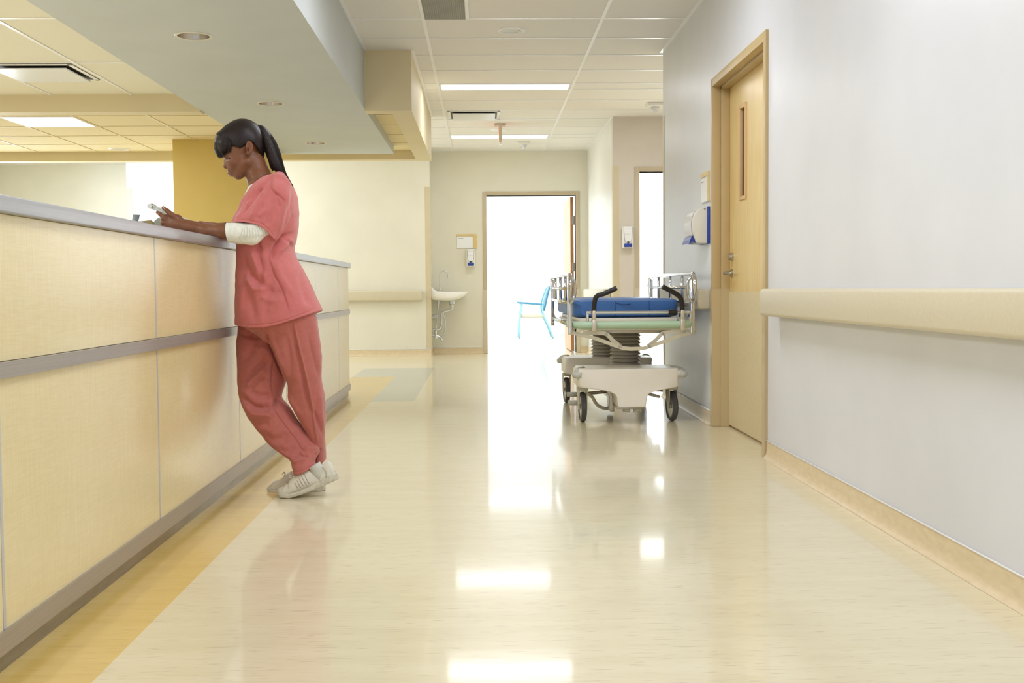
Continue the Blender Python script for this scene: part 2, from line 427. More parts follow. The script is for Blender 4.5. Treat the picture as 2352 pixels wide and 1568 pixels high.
# coved baseboards
BH = .088
def cove(y, inward):  # profile: height -> offset from the wall
    return [(0, 0), (.030, 0), (.018, .006), (.010, .018), (.006, .04), (.006, BH-.002), (.003, BH), (0, BH)]
def baseboard(name, p0, p1, nrm, z1=BH):
    m = MB(); p0 = Vector(p0); p1 = Vector(p1); n = Vector(nrm)
    pts = [p0+n*(o+.0005)+Vector((0, 0, z)) for o, z in [(0, 0), (.030, .0006), (.018, .006), (.010, .018), (.006, .04), (.006, z1-.002), (.003, z1), (0, z1)]]
    m.prism(pts, p1-p0); o = struct(name, m, M['base'], None, 50)
    c = MB(); a = p0+n*.0065+Vector((0, 0, z1)); b = p1+n*.0065+Vector((0, 0, z1))
    c.tube([a, b], .0032, 8); c.build('cap_bead', M['tbar'], o, True)
baseboard('baseboard_right', (XR, -4, 0), (XR, 5.635, 0), (-1, 0, 0))
baseboard('baseboard_right_2', (XR, 7.005, 0), (XR, 8.92, 0), (-1, 0, 0))
baseboard('baseboard_right_far', (1.415, AY, 0), (1.415, EY, 0), (-1, 0, 0))
baseboard('baseboard_alcove', (1.43, AY, 0), (1.645, AY, 0), (0, -1, 0))
baseboard('baseboard_end', (-.66, EY, 0), (.012, EY, 0), (0, -1, 0))
baseboard('baseboard_end_right', (1.312, EY, 0), (1.41, EY, 0), (0, -1, 0))
baseboard('baseboard_left', (-4.55, 14.75, 0), (-.67, 14.75, 0), (0, -1, 0))
baseboard('baseboard_recess', (-.67, 14.75, 0), (-.67, EY, 0), (1, 0, 0))

# ------------------------------------------------------------------ door 1, right wall (closed, vision slot)
d1 = bpy.data.objects.new('door_1', None); col.objects.link(d1); d1.location = (XR, 6.3, 0); ORI['door_1'] = Vector((XR, 6.3, 0)); d1['kind'] = 'structure'
fm = MB(); FX = XR-.015
for y0, y1 in ((DY0-.05, DY0), (DY1, DY1+.05)): fm.box(FX, XR+.04, y0, y1, 0, DH+.05, .003)
fm.box(FX, XR+.04, DY0-.001, DY1+.001, DH, DH+.05, .003)
for y0, y1 in ((DY0-.02, DY0+.016), (DY1-.016, DY1+.02)): fm.box(XR+.04, XR+.09, y0, y1, 0, DH, .002)
fm.box(XR+.04, XR+.09, DY0, DY1, DH-.016, DH+.02, .002)
for y0, y1 in ((DY0-.02, DY0), (DY1, DY1+.02)): fm.box(XR+.09, XR+.2, y0, y1, 0, DH+.02)
fm.box(XR+.09, XR+.2, DY0, DY1, DH, DH+.02)
fr = fm.build('frame', M['frame'], d1, 40)
gm = MB()
for y0, y1 in ((DY0-.0515, DY0+.0015), (DY1-.0015, DY1+.0515)): gm.box(FX-.0015, XR+.04, y0, y1, .002, .852)
for y0, y1 in ((DY0, DY0+.0175), (DY1-.0175, DY1)): gm.box(XR+.0385, XR+.09, y0, y1, .002, .852)
gm.build('jamb_guard', pbr('clear vinyl guard over tan', (196, 176, 136), .25), fr)
lm = MB(); LX = XR+.091
vy0, vy1, vz0, vz1 = 6.505, 6.635, 1.385, 1.90
lm.box(LX, LX+.044, DY0+.003, vy0, .01, DH-.003); lm.box(LX, LX+.044, vy1, DY1-.003, .01, DH-.003)
lm.box(LX, LX+.044, vy0, vy1, .01, vz0); lm.box(LX, LX+.044, vy0, vy1, vz1, DH-.003)
leaf = lm.build('door_leaf', M['door'], d1)
vm = MB(); t = .018
for a in ((vy0-t, vy0+.004, vz0-t, vz1+t), (vy1-.004, vy1+t, vz0-t, vz1+t)): vm.box(LX-.009, LX+.03, a[0], a[1], a[2], a[3], .003)
for a in ((vy0, vy1, vz0-t, vz0+.004), (vy0, vy1, vz1-.004, vz1+t)): vm.box(LX-.009, LX+.03, a[0], a[1], a[2], a[3], .003)
vm.build('vision_slot_frame', pbr('wooden glazing bead', (214, 176, 124), .4), leaf, 40)
box('vision_glass', M['glass_dark'], LX+.008, LX+.012, vy0, vy1, vz0, vz1, leaf)
km = MB(); km.box(LX-.003, LX, DY0+.02, DY1-.018, .015, .835); km.build('kick_plate', vary(pbr('cream kick plate', (219, 205, 168), .45), (214, 199, 161), (60, 60, 60), bump=.1, bump_scale=(900, 900, 900), dist=.0003), leaf)
hm = MB(); hy = 6.865; hz = .945
hm.lathe([(0, 0), (.026, 0), (.026, -.006), (.022, -.010), (.012, -.011), (.011, -.045), (0, -.047)], (LX, hy, hz), (1, 0, 0), 24)
hm.tube([(LX-.04, hy, hz), (LX-.05, hy-.012, hz), (LX-.052, hy-.04, hz), (LX-.052, hy-.11, hz-.001), (LX-.03, hy-.122, hz-.001)], [.0105, .0105, .010, .009, .008], 12, True, 2)
hm.build('lever_handle', M['satin'], leaf, 40)
hm = MB(); hm.lathe([(0, 0), (.024, 0), (.024, -.012), (.020, -.016), (.019, -.030), (0, -.031)], (LX, 6.845, 1.045), (1, 0, 0), 24); hm.build('deadbolt', M['satin'], leaf, 40)

# ------------------------------------------------------------------ door 2, end wall (open) and door 3, alcove (open)
def open_door(name, x0, x1, h, Yw, fr_mat, leaf_side, z_guard, leaf_mat):
    d = bpy.data.objects.new(name, None); col.objects.link(d); d.location = ((x0+x1)/2, Yw, 0); ORI[d.name] = Vector(d.location); d['kind'] = 'structure'
    f = MB(); c = .052
    f.box(x0-c, x0, Yw-.012, Yw+.165, 0, h+c, .003); f.box(x1, x1+c, Yw-.012, Yw+.165, 0, h+c, .003); f.box(x0-.001, x1+.001, Yw-.012, Yw+.165, h, h+c, .003)
    fo = f.build('frame', fr_mat, d, 40)
    q = MB(); q.box(x0-c-.0015, x0-.001, Yw-.0135, Yw-.011, .002, .855); q.box(x1+.001, x1+c+.0015, Yw-.0135, Yw-.011, .002, .855)
    q.build('jamb_guard', pbr('pale vinyl guard', (208, 194, 166), .3), fo)
    xs = x1-.055
    l = MB(); l.box(xs-.002, xs+.042, Yw+.19, Yw+.19+(x1-x0)-.06, .012, h-.01); lo = l.build('door_leaf', leaf_mat, d)
    hh = MB()
    for z in (.32, 1.15, 1.78): hh.box(xs+.018, xs+.052, Yw+.168, Yw+.190, z-.055, z+.055); hh.tube([(xs+.05, Yw+.172, z-.06), (xs+.05, Yw+.172, z+.06)], .008, 8)
    hh.build('hinge', M['satin'], lo, 40)
    return d
edgewood = wood('orange door veneer', (206, 150, 96), (190, 132, 80), ((30, 60, 3), (10, 160, 4)))
open_door('door_2', EX0, EX1, EH, EY, M['frame_pale'], 1, .85, edgewood)
open_door('door_3', AX0, AX1, AH, AY, M['frame_pale'], 1, .85, edgewood)

# corner guards
def guard(label, pts, z1):
    m = MB(); m.prism([(x, y, .09) for x, y in pts], (0, 0, z1-.09)); o = m.build('corner_guard', M['guard'])
    tag(o, label, 'corner guard', 'vinyl corner guards on the wall corners'); return o
e = .003
guard('beige corner guard on the near corner of the right wall, behind the stretcher', [(XR-e, 8.86), (XR-e, 8.92+e), (XR+.055, 8.92+e), (XR+.055, 8.921), (XR-.0005, 8.921), (XR-.0005, 8.86)], 2.2)
guard('taupe corner guard beside the soap dispenser in the alcove', [(1.415-e, AY+.06), (1.415-e, AY-e), (1.478, AY-e), (1.478, AY-.0005), (1.4145, AY-.0005), (1.4145, AY+.06)], 2.17)
guard('cream corner guard on the wall corner left of the white sink', [(-.735, 14.75-e), (-.67+e, 14.75-e), (-.67+e, 14.795), (-.6695, 14.795), (-.6695, 14.7495), (-.735, 14.7495)], 2.19)
guard('cream corner guard beside the bright wall behind the nurse station', [(-4.495, 14.75-e), (-4.56-e, 14.75-e), (-4.56-e, 14.81), (-4.5605, 14.81), (-4.5605, 14.7495), (-4.495, 14.7495)], 2.19)
# ================================================================== reception desk
CX = -1.09
seams = [0.10, 1.33, 2.565, 3.81, 5.075, 6.28, 7.44, 8.60]
desk = thing('reception_desk', 'long maple panelled reception desk with metal bands along the left of the corridor', 'desk', (-1.28, 5.0, 0))
EYD, RC = 9.24, .24     # the far corner is rounded
def outline(x, e=0, depth=.36, n=10):
    """desk plan, from the near front corner round the far corner to the back"""
    r = RC+e
    pts = [(x, 0.0), (x, EYD)]
    for k in range(1, n+1):
        a = PI/2*k/n; pts.append((x-r+r*math.cos(a), EYD+r*math.sin(a)))
    pts += [(x-depth-e, EYD+r), (x-depth-e, 0.0)]
    return pts
def slab(m, x, z0, z1, e=0, depth=.36, bev=0): m.prism([(a, b, z0) for a, b in outline(x, e, depth)], (0, 0, z1-z0), bev)
m = MB(); slab(m, CX-.016, .045, 1.038, -.016); m.build('carcass', vary(pbr('dark reveal', (120, 112, 100), .5), (112, 104, 92)), desk, 40)
def panel(y0, y1, z0, z1):
    m = MB(); m.box(CX-.0155, CX, y0, y1, z0, z1, .0012, 1); return m.build('front_panel', M['maple'], desk, 40)
def curved(z0, z1, mat, name, x=CX, th=.0155, ys=8.607, e=0):
    m = MB(); r = RC+e; o = [(x, ys), (x, EYD)]+[(x-r+r*math.cos(PI/2*k/10), EYD+r*math.sin(PI/2*k/10)) for k in range(1, 11)]
    r2 = r-th; i = [(x-th, ys), (x-th, EYD)]+[(x-r+r2*math.cos(PI/2*k/10), EYD+r2*math.sin(PI/2*k/10)) for k in range(1, 11)]
    o += [(x-.3, EYD+r)]; i += [(x-.3, EYD+r-th)]
    m.prism([(a, b, z0) for a, b in o+i[::-1]], (0, 0, z1-z0)); return m.build(name, mat, desk, 40)
for i in range(7):
    y0, y1 = seams[i]+.007, seams[i+1]-.007
    panel(y0, y1, .705, 1.0405); panel(y0, y1, .097, .667)
curved(.705, 1.0405, M['maple'], 'front_panel'); curved(.097, .667, M['maple'], 'front_panel')
alu = vary(pbr('brushed aluminium reveal', (206, 209, 212), .4, .4), (198, 201, 204), (300, 300, 4))
for y in seams[1:]:
    box('reveal_strip', alu, CX-.0155, CX+.0006, y-.0066, y+.0066, .099, .667, desk); box('reveal_strip', alu, CX-.0155, CX+.0006, y-.0066, y+.0066, .705, 1.040, desk)
def bandbox(name, x, z0, z1, mat, th, bev):
    m = MB(); m.box(x-th, x, 0.1, 8.9, z0, z1, bev); m.build(name, mat, desk, 40)
bandmat = vary(pbr('brushed metal band', (180, 175, 170), .42, .55), (172, 167, 162), (3, 2, 400), detail=2)
m = MB(); o = outline(CX+.012, .012, .02); 
curved(.668, .704, bandmat, 'metal_band', CX+.012, .014, 0.1, .012)
curved(.048, .098, vary(pbr('brushed metal base rail', (178, 170, 160), .4, .55), (168, 160, 150), (3, 2, 400), detail=2), 'base_rail', CX+.008, .012, 0.1, .008)
curved(.0, .048, vary(pbr('stainless kick plate', (150, 142, 124), .3, .7), (134, 126, 108), (9, 4, 60), detail=3, bump=.3, bump_scale=(9, 7, 9), dist=.01), 'kick_plate', CX-.012, .012, 0.1, -.012)
m = MB(); slab(m, CX+.022, 1.041, 1.080, .022, .46, .004); tb = m.build('worktop', vary(pbr('brushed aluminium worktop edge', (188, 191, 198), .34, .75), (180, 183, 190), (3, 2, 300), detail=2), None, 40)
tag(tb, 'long straight grey metal edged countertop on the maple reception desk', 'countertop')

# ================================================================== handrails
def handrail(label, x0, x1, y0, y1, axis='y'):
    m = MB(); m.box(x0, x1, y0, y1, .722, .852, .016, 4)
    o = m.build('handrail', M['rail'], None, 50); tag(o, label, 'handrail', 'vinyl handrails along the walls'); return o
handrail('thick beige handrail along the near right wall, its blunt end beside the maple door', 1.335, XR-.0005, -2.5, 5.43)
handrail('beige handrail behind the stretcher, past the maple door frame', 1.348, XR-.0005, 7.06, 8.72)
handrail('cream handrail on the rear wall between desk end and sink', -4.2, -.775, 14.66, 14.7495)
handrail('pale handrail on the brightly lit wall right of the far doorway', 1.33, 1.4145, 12.45, 14.9)

# ================================================================== ceiling fittings
def troffer(label, x0, x1, y0, y1, z, es_mat, watts):
    t = thing('ceiling_light', label, 'ceiling light', ((x0+x1)/2, (y0+y1)/2, z-.012), 'lit ceiling panels')
    m = MB(); f = .012
    m.box(x0, x1, y0, y0+f, z-.008, z); m.box(x0, x1, y1-f, y1, z-.008, z); m.box(x0, x0+f, y0+f, y1-f, z-.008, z); m.box(x1-f, x1, y0+f, y1-f, z-.008, z)
    m.build('frame', M['tbar'], t)
    m = MB(); m.box(x0+f, x1-f, y0+f, y1-f, z-.006, z-.001); m.build('diffuser', es_mat, t)
    l = area('ceiling_light_lamp', ((x0+x1)/2, (y0+y1)/2, z-.014), ((x0+x1)/2, (y0+y1)/2, 0), x1-x0-.04, y1-y0-.04, watts, NEUT); l.parent = t; l.location = (0, 0, -.002)
lampmat = M['lamp']
troffer('long lit ceiling panel over the corridor, the nearer of two', -.365, .812, 10.245, 10.535, CZ, lampmat, 12)
troffer('long lit ceiling panel at the far end of the corridor, above the open doorway', -.365, .812, 13.60, 13.89, CZ, lampmat, 9)
troffer('square lit ceiling panel in the yellow ceiling behind the desk', -4.0, -3.40, 9.615, 10.20, WZ, lampmat, 22)
def downlight(label, x, y, z, r, depth, ringz=.004):
    t = thing('downlight', label, 'downlight', (x, y, z-ringz), 'round recessed downlights')
    m = MB(); m.lathe([(r-.002, -.001), (r-.002, -ringz), (r+.010, -ringz), (r+.014, -.0005)], (x, y, z), n=40); m.build('trim_ring', pbr('cream trim ring', (222, 218, 206), .4), t, 40)
    m = MB(); m.lathe([(r-.001, -.002), (r*.93, depth*.4), (r*.72, depth*.8), (r*.55, depth), (0, depth)], (x, y, z), n=40); m.build('reflector', pbr('ribbed satin reflector', (200, 192, 180), .22, 1), t, 60)
for i, y in enumerate(DLY):
    downlight(['nearest recessed downlight, largest in the grey soffit over the desk', 'recessed downlight in the middle of the grey soffit', 'farthest recessed downlight, at the end of the grey soffit by the ponytail'][i], DLX, y, SZ, DLR, .10)
t = thing('downlight', 'small round downlight in the yellow tiled ceiling left of the mustard column', 'downlight', (-3.72, 11.83, WZ-.01), 'round recessed downlights')
m = MB(); m.lathe([(.088, 0), (.088, -.006), (.102, -.006), (.106, 0)], (-3.72, 11.83, WZ), n=32); m.build('trim_ring', M['tbar'], t, 40)
m = MB(); m.lathe([(.088, -.004), (.05, -.002), (0, -.001)], (-3.72, 11.83, WZ), n=32); m.build('reflector', pbr('bright reflector', (235, 232, 222), .3, .6), t, 40)
t = thing('ceiling_speaker', 'round white ceiling speaker between the ceiling grille and the lit panel', 'speaker', (.225, 8.15, CZ-.012))
m = MB(); m.lathe([(.097, 0), (.096, -.006), (.086, -.009), (.084, -.009)], (.225, 8.15, CZ), n=48); m.build('rim', M['tbar'], t, 60)
m = MB(); m.lathe([(.084, -.009), (.05, -.012), (.048, -.009), (0, -.009)], (.225, 8.15, CZ), n=48); m.build('grille', pbr('white perforated grille', (226, 230, 230), .5), t, 60)
for dx, dy in ((.055, -.03), (-.055, .03)):
    m = MB(); m.lathe([(0, -.0135), (.004, -.0135), (.004, -.010)], (.225+dx, 8.15+dy, CZ), n=8); m.build('screw', M['black'], t)
# return air grille
t = thing('ceiling_grille', 'dark grey egg crate return air grille in the corridor ceiling', 'vent', (-.235, 7.49, CZ-.006))
gx0, gx1, gy0, gy1 = -.372, -.098, 7.198, 7.784
m = MB(); m.box(gx0, gx1, gy0, gy1, CZ-.0012, CZ-.0004); m.build('backing', pbr('painted duct shade', (120, 120, 112), .7), t)  # grey sheet coloured as the shade up inside the duct
m = MB(); n = 21
for i in range(n+1): x = gx0+(gx1-gx0)*i/n; m.box(x-.0009, x+.0009, gy0, gy1, CZ-.010, CZ-.0012)
n = 45
for i in range(n+1): y = gy0+(gy1-gy0)*i/n; m.box(gx0, gx1, y-.0009, y+.0009, CZ-.010, CZ-.0012)
m.build('lattice', pbr('grey grille lattice', (196, 196, 186), .5), t)
# supply diffusers: a plate hung below a dark painted sheet
def diffuser(label, x0, x1, y0, y1, z):
    t = thing('air_diffuser', label, 'vent', ((x0+x1)/2, (y0+y1)/2, z-.04), 'square supply air diffusers')
    m = MB(); m.box(x0, x1, y0, y1, z-.003, z-.0005); m.build('opening', pbr('painted opening shade', (58, 54, 48), .5), t)  # flat dark sheet, its colour stands in for shade in the opening
    m = MB(); f = .03
    for a in ((x0, x1, y0, y0+f), (x0, x1, y1-f, y1), (x0, x0+f, y0, y1), (x1-f, x1, y0, y1)): m.box(*a, z-.008, z-.003, .002)
    m.build('frame', M['tbar'], t, 40)
    m = MB(); a, b = .05, .085; zz = z-.028
    lo = [(x0+a, y0+a, zz), (x1-a, y0+a, zz), (x1-a, y1-a, zz), (x0+a, y1-a, zz)]
    m.prism(lo, (0, 0, .003)); m.prism([(p[0], p[1], zz+.003) for p in lo], (0, 0, .006))
    m.build('plate', pbr('white glossy plate', (232, 234, 238), .25), t)
diffuser('white air diffuser with dark slots in the cream ceiling at upper left', -3.27, -2.70, 7.62, 8.19, LZ)
diffuser('small air diffuser between the two long corridor ceiling lights', -.345, .20, 11.78, 12.33, CZ)
# exit sign seen edge on
t = thing('exit_sign', 'narrow exit sign seen edge on, hanging from the corridor ceiling', 'sign', (.215, 12.75, 2.47))
m = MB(); m.box(.15, .28, 12.68, 12.82, CZ-.022, CZ, .004); m.build('canopy', pbr('pale sign canopy', (214, 196, 178), .4), t, 40)
m = MB(); m.box(.198, .232, 12.60, 12.90, 2.49, CZ-.022, .004); m.build('housing', pbr('beige sign housing', (216, 202, 182), .4), t, 40)
m = MB(); m.box(.1965, .198, 12.62, 12.88, 2.51, 2.66); m.box(.232, .2335, 12.62, 12.88, 2.51, 2.66); m.build('lit_face', pbr('red lit sign face', (226, 130, 110), .4, emit=(255, 90, 60), es=.35), t)
m = MB(); m.box(.203, .227, 12.61, 12.72, 2.462, 2.49, .003); m.build('downlight_lens', pbr('white lens', (246, 246, 246), .3), t, 40)
def sprinkler(label, x, y, s=1):
    t = thing('smoke_detector', label, 'smoke detector', (x, y, CZ-.09*s), 'ceiling detectors')
    m = MB(); m.box(x-.085*s, x+.085*s, y-.07*s, y+.07*s, CZ-.035*s, CZ, .004); m.build('mounting_box', M['whiteplastic'], t, 40)
    m = MB(); m.lathe([(.045*s, -.035*s), (.042*s, -.06*s), (.024*s, -.07*s), (.02*s, -.09*s), (0, -.092*s)], (x, y, CZ), n=24); m.build('sensor_head', pbr('pale sensor head', (206, 206, 206), .4), t, 40)
sprinkler('white ceiling detector hanging before the far doorway wall', .535, 14.30, .95)
sprinkler('ceiling detector tucked in the alcove ceiling by the right wall corner', 1.74, 11.35)
m = MB(); m.lathe([(.10, 0), (.098, -.008), (.085, -.012), (0, -.012)], (.215, 13.2, CZ), n=40); tag(m.build('ceiling_disc', M['tbar'], None, 60), 'flat white ceiling disc behind the hanging exit sign', 'speaker')

# ================================================================== wall fittings
def soap(label, x, Y, z0, w_=.115, h=.235):
    t = thing('soap_dispenser', label, 'soap dispenser', (x, Y, z0), 'wall soap dispensers')
    m = MB(); m.box(x-w_/2, x+w_/2, Y-.085, Y, z0, z0+h, .014, 3); m.build('body', M['whiteplastic'], t, 40)
    yf = Y-.0855
    m = MB(); pts = []      # shield shaped cover with its grey outline
    for k in range(21):
        a = PI*k/20; pts.append((x-.041*math.cos(a), z0+h*.52-.062*math.sin(a)**.8 if 0 < k < 20 else z0+h*.52))
    outer = [(x-.046, z0+h-.012)]+pts+[(x+.046, z0+h-.012)]
    m.prism([(a, yf, b) for a, b in outer], (0, -.004, 0)); m.build('cover', pbr('white dispenser cover', (240, 240, 240), .3), t, 40)
    m = MB(); m.tube([(a, yf-.003, b) for a, b in outer], .0022, 6); m.build('cover_outline', pbr('grey outline', (110, 124, 144), .4), t, True)
    m = MB(); m.box(x-.010, x+.010, yf-.006, yf, z0+h*.29, z0+h*.325); m.lathe([(0, -.0045), (.012, -.0045)], (x, yf, z0+h*.27), (0, 1, 0), 16); m.build('level_window', pbr('dark window', (60, 66, 80), .2), t)
    m = MB(); m.box(x-.043, x+.043, yf-.014, yf+.02, z0+.012, z0+.052, .006, 3); m.build('push_bar', M['bluep'], t, 40)
    pm = pbr('pale grey print', (176, 182, 192), .5)
    for zz, n, a in ((.205, 5, .016), (.150, 4, .016)):
        m = MB()
        for i in range(n): m.box(x-.034+i*a, x-.024+i*a, yf-.0046, yf-.004, z0+zz*h/.235, z0+(zz+.004)*h/.235)
        m.build('printed_line', pm, t)
soap('white soap dispenser with blue push bar above the sink, below the sign plate', -.150, EY, 1.160)
soap('white soap dispenser with blue push bar on the alcove wall beside the open side door', 1.565, AY, 1.285)

def sign_plate(name, label, org, u, nrm, w_, h):
    """org = lower left corner on the wall; u = along the sign; nrm = out of the wall"""
    org = Vector(org); u = Vector(u); n = Vector(nrm); t = thing('sign_plate', label, 'sign', org+u*w_/2, 'room sign plates')
    def pl(nm, a, b, c, d, t0, t1, mt, par=t):
        m = MB(); m.prism([org+u*a+Vector((0, 0, c))+n*t0, org+u*b+Vector((0, 0, c))+n*t0, org+u*b+Vector((0, 0, d))+n*t0, org+u*a+Vector((0, 0, d))+n*t0], n*(t1-t0)); return m.build(nm, mt, par)
    pl('back_plate', 0, w_, 0, h, .0005, .008, pbr('pale plate', (226, 226, 220), .4))
    f = pl('wood_trim', 0, w_, h-.026, h, .008, .016, M['door']); 
    pl('wood_trim', w_-.052, w_, 0, h-.027, .008, .016, M['door'])
    i = pl('insert', .004, w_-.055, .004, h-.032, .008, .012, pbr('white sign insert', (240, 242, 244), .3))
    m = MB()
    for k, (a, b) in enumerate(((.02, .034), (.038, .048), (.052, .066), (.069, .085))):
        m.prism([org+u*a+Vector((0, 0, h-.058))+n*.0121, org+u*b+Vector((0, 0, h-.058))+n*.0121, org+u*b+Vector((0, 0, h-.052))+n*.0121, org+u*a+Vector((0, 0, h-.052))+n*.0121], n*.0004)
    m.build('lettering', pbr('grey lettering', (120, 126, 130), .5), i)
sign_plate('sign_plate', 'white sign plate with wood trim on the end wall above the soap dispenser', (-.335, EY, 1.406), (1, 0, 0), (0, -1, 0), .27, .188)
sign_plate('sign_plate', 'white sign plate with wood trim on the right wall above the paper towel dispenser', (XR, 7.315, 1.40), (0, -1, 0), (-1, 0, 0), .262, .188)

# paper towel dispenser
t = thing('towel_dispenser', 'white and blue paper towel dispenser on the right wall by the maple door', 'towel dispenser', (1.37, 7.24, 1.135))
prof = [(1.4150, 1.366), (1.392, 1.364), (1.360, 1.352), (1.338, 1.328), (1.325, 1.29), (1.320, 1.25), (1.323, 1.215), (1.333, 1.175), (1.343, 1.146), (1.352, 1.139), (1.4150, 1.137)]
m = MB(); m.prism([(x, 7.09, z) for x, z in prof], (0, .29, 0), .006, 3); m.build('cover', pbr('cream plastic cover', (228, 226, 214), .35), t, 40)
m = MB(); m.box(1.415, XR-.0005, 7.082, 7.388, 1.135, 1.368, .003); m.build('back_plate', M['bluep'], t, 40)
pr2 = [(1.352, 1.352), (1.332, 1.332), (1.318, 1.29), (1.313, 1.25), (1.3155, 1.213), (1.322, 1.19), (1.326, 1.19), (1.322, 1.215), (1.318, 1.25), (1.323, 1.29), (1.337, 1.329), (1.355, 1.349)]
m = MB(); m.prism([(x, 7.13, z) for x, z in pr2], (0, .21, 0)); m.build('window', pbr('clear window', (222, 224, 232), .1), t, 40)
m = MB(); m.prism([(1.346, 7.11, 1.140), (1.327, 7.11, 1.186), (1.318, 7.11, 1.180), (1.306, 7.11, 1.150), (1.303, 7.11, 1.136), (1.312, 7.11, 1.140), (1.322, 7.11, 1.152)], (0, .25, 0)); m.build('mouth_lever', M['bluep'], t, 40)
m = MB(); m.lathe([(0, -.002), (.006, -.002), (.006, 0)], (1.398, 7.09, 1.352), (0, 1, 0), 16); m.build('lock', M['satin'], t)

# ================================================================== sink
t = thing('sink', 'white wall hung hand sink with gooseneck faucet in the far recess', 'sink', (-.43, 14.94, .30))
por = pbr('white porcelain', (244, 243, 238), .12, coat=.5)
SYc = 14.968
secs = [(-.667, .735, .905, .150), (-.655, .725, .90, .155), (-.635, .722, .868, .160), (-.60, .718, .845, .163), (-.50, .712, .835, .165), (-.42, .712, .834, .165), (-.34, .722, .834, .162), (-.28, .745, .834, .17), (-.235, .772, .834, .145), (-.205, .80, .833, .11), (-.195, .82, .830, .08)]
m = MB(); rings = []
for x, z0, z1, hw in secs:
    R = []
    for k in range(28):
        a = 2*PI*k/28; c, s_ = math.cos(a), math.sin(a); p = .35
        yy = hw*math.copysign(abs(c)**.5, c); zc = (z0+z1)/2; hz = (z1-z0)/2
        ex = .75 if s_ < 0 else .25
        R.append((x, SYc+yy, zc+hz*math.copysign(abs(s_)**ex, s_)))
    rings.append(R)
m.loft(rings); m.build('basin', por, t, 50)
m = MB(); m.lathe([(.026, .83), (.024, .845), (.014, .85), (.012, .86)], (-.555, SYc, 0), n=20)
m.tube([(-.555, SYc, .84), (-.555, SYc, 1.03), (-.553, SYc, 1.075), (-.53, SYc, 1.103), (-.50, SYc, 1.108), (-.465, SYc, 1.095), (-.448, SYc, 1.06), (-.446, SYc, 1.01)], .010, 12, True, 1); m.build('faucet', M['chrome'], t, 50)
m = MB(); m.lathe([(.045, .715), (.045, .67), (.03, .66), (.022, .62)], (-.40, SYc, 0), n=20)
m.tube([(-.40, SYc, .66), (-.40, SYc, .60), (-.44, SYc, .585), (-.50, SYc, .575), (-.535, SYc, .55), (-.545, SYc, .45), (-.545, SYc, .36), (-.58, SYc, .33), (-.668, SYc, .33)], .018, 12, True, 1); m.build('drain_trap', M['chrome'], t, 50)
m = MB()
m.tube([(-.575, SYc+.02, .715), (-.59, SYc+.02, .62), (-.60, SYc+.02, .42)], .013, 10, True, 1); m.tube([(-.668, SYc+.02, .52), (-.60, SYc+.02, .52)], .016, 10)
m.lathe([(.0, 0), (.03, 0), (.03, .02), (.012, .03), (.012, .05)], (-.655, SYc+.02, .50), (1, 0, 0), 14)
m.lathe([(.0, 0), (.03, 0), (.03, .02), (.02, .03), (.022, .09), (.012, .10)], (-.62, SYc-.02, .22), (0, 0, 1), 14); m.tube([(-.668, SYc-.02, .26), (-.56, SYc-.02, .24), (-.53, SYc-.02, .18)], .015, 10, True, 1)
m.tube([(-.62, SYc-.02, .30), (-.61, SYc-.02, .40)], .01, 8)
m.build('supply_valve', M['chrome'], t, 50)
m = MB(); m.tube([(-.56, SYc-.03, .58), (-.50, SYc-.03, .50), (-.485, SYc-.03, .38), (-.51, SYc-.03, .26), (-.56, SYc-.03, .21)], .008, 8, True, 2); m.build('flexible_hose', pbr('pale braided hose', (206, 210, 214), .3, .5), t, True)

# ================================================================== chair in the far room
t = thing('armchair', 'pale blue framed armchair seen through the far doorway', 'chair', (.9, 19.5, 0))
cb = pbr('pale blue metal frame', (140, 188, 208), .35); ct = pbr('teal armrest', (62, 122, 146), .4); cs = pbr('cream seat pad', (196, 188, 166), .6)
for y in (19.28, 19.78):
    m = MB(); m.tube([(.62, y, .012), (.625, y, .2), (.64, y, .40), (.68, y, .60)], .013, 10, True, 2); m.build('front_leg', cb, t, True)
    m = MB(); m.tube([(1.20, y, .012), (1.14, y, .2), (1.06, y, .36), (1.02, y, .50), (1.02, y, .60), (1.06, y, .74), (1.12, y, .88)], .013, 10, True, 2); m.build('rear_leg', cb, t, True)
    m = MB(); m.tube([(1.00, y, .012), (1.01, y, .01)], .013); m.b.free()
    m = MB(); m.box(.60, 1.02, y-.03, y+.03, -.014, .014, .010, 2)
    for v in m.b.verts: v.co.z += .628-(v.co.x-.6)*.085
    m.build('armrest', ct, t, 50)
m = MB(); m.box(.64, 1.05, 19.30, 19.76, .37, .43, .02, 3); m.build('seat', cs, t, 50)
m = MB(); m.prism([(1.035, 19.30, .48), (1.065, 19.30, .48), (1.165, 19.30, .90), (1.135, 19.30, .90)], (0, .46, 0), .012, 2); m.build('backrest', ct, t, 50)

# ================================================================== things on the countertop by her hands
t = thing('tape_dispenser', 'clear tape dispenser with a round roll on the countertop behind her hand', 'tape dispenser', (-1.37, 4.885, 1.08))
m = MB(); m.prism([(-1.44, 4.86, 1.0805), (-1.31, 4.86, 1.0805), (-1.315, 4.86, 1.098), (-1.33, 4.86, 1.110), (-1.38, 4.86, 1.108), (-1.42, 4.86, 1.125), (-1.443, 4.86, 1.128)], (0, .05, 0), .004); m.build('base', pbr('smoky plastic base', (196, 200, 196), .15), t, 40)
m = MB(); m.lathe([(.018, -.010), (.047, -.010), (.047, .010), (.018, .010), (.018, -.010)], (-1.357, 4.885, 1.131), (0, 1, 0), 40); m.build('tape_roll', pbr('clear adhesive tape roll', (196, 202, 190), .12, coat=.6), t, 40)
m = MB(); m.lathe([(.0, -.011), (.018, -.011), (.018, .011), (0, .011)], (-1.357, 4.885, 1.131), (0, 1, 0), 24); m.build('hub', pbr('grey hub', (150, 156, 156), .3), t, 40)
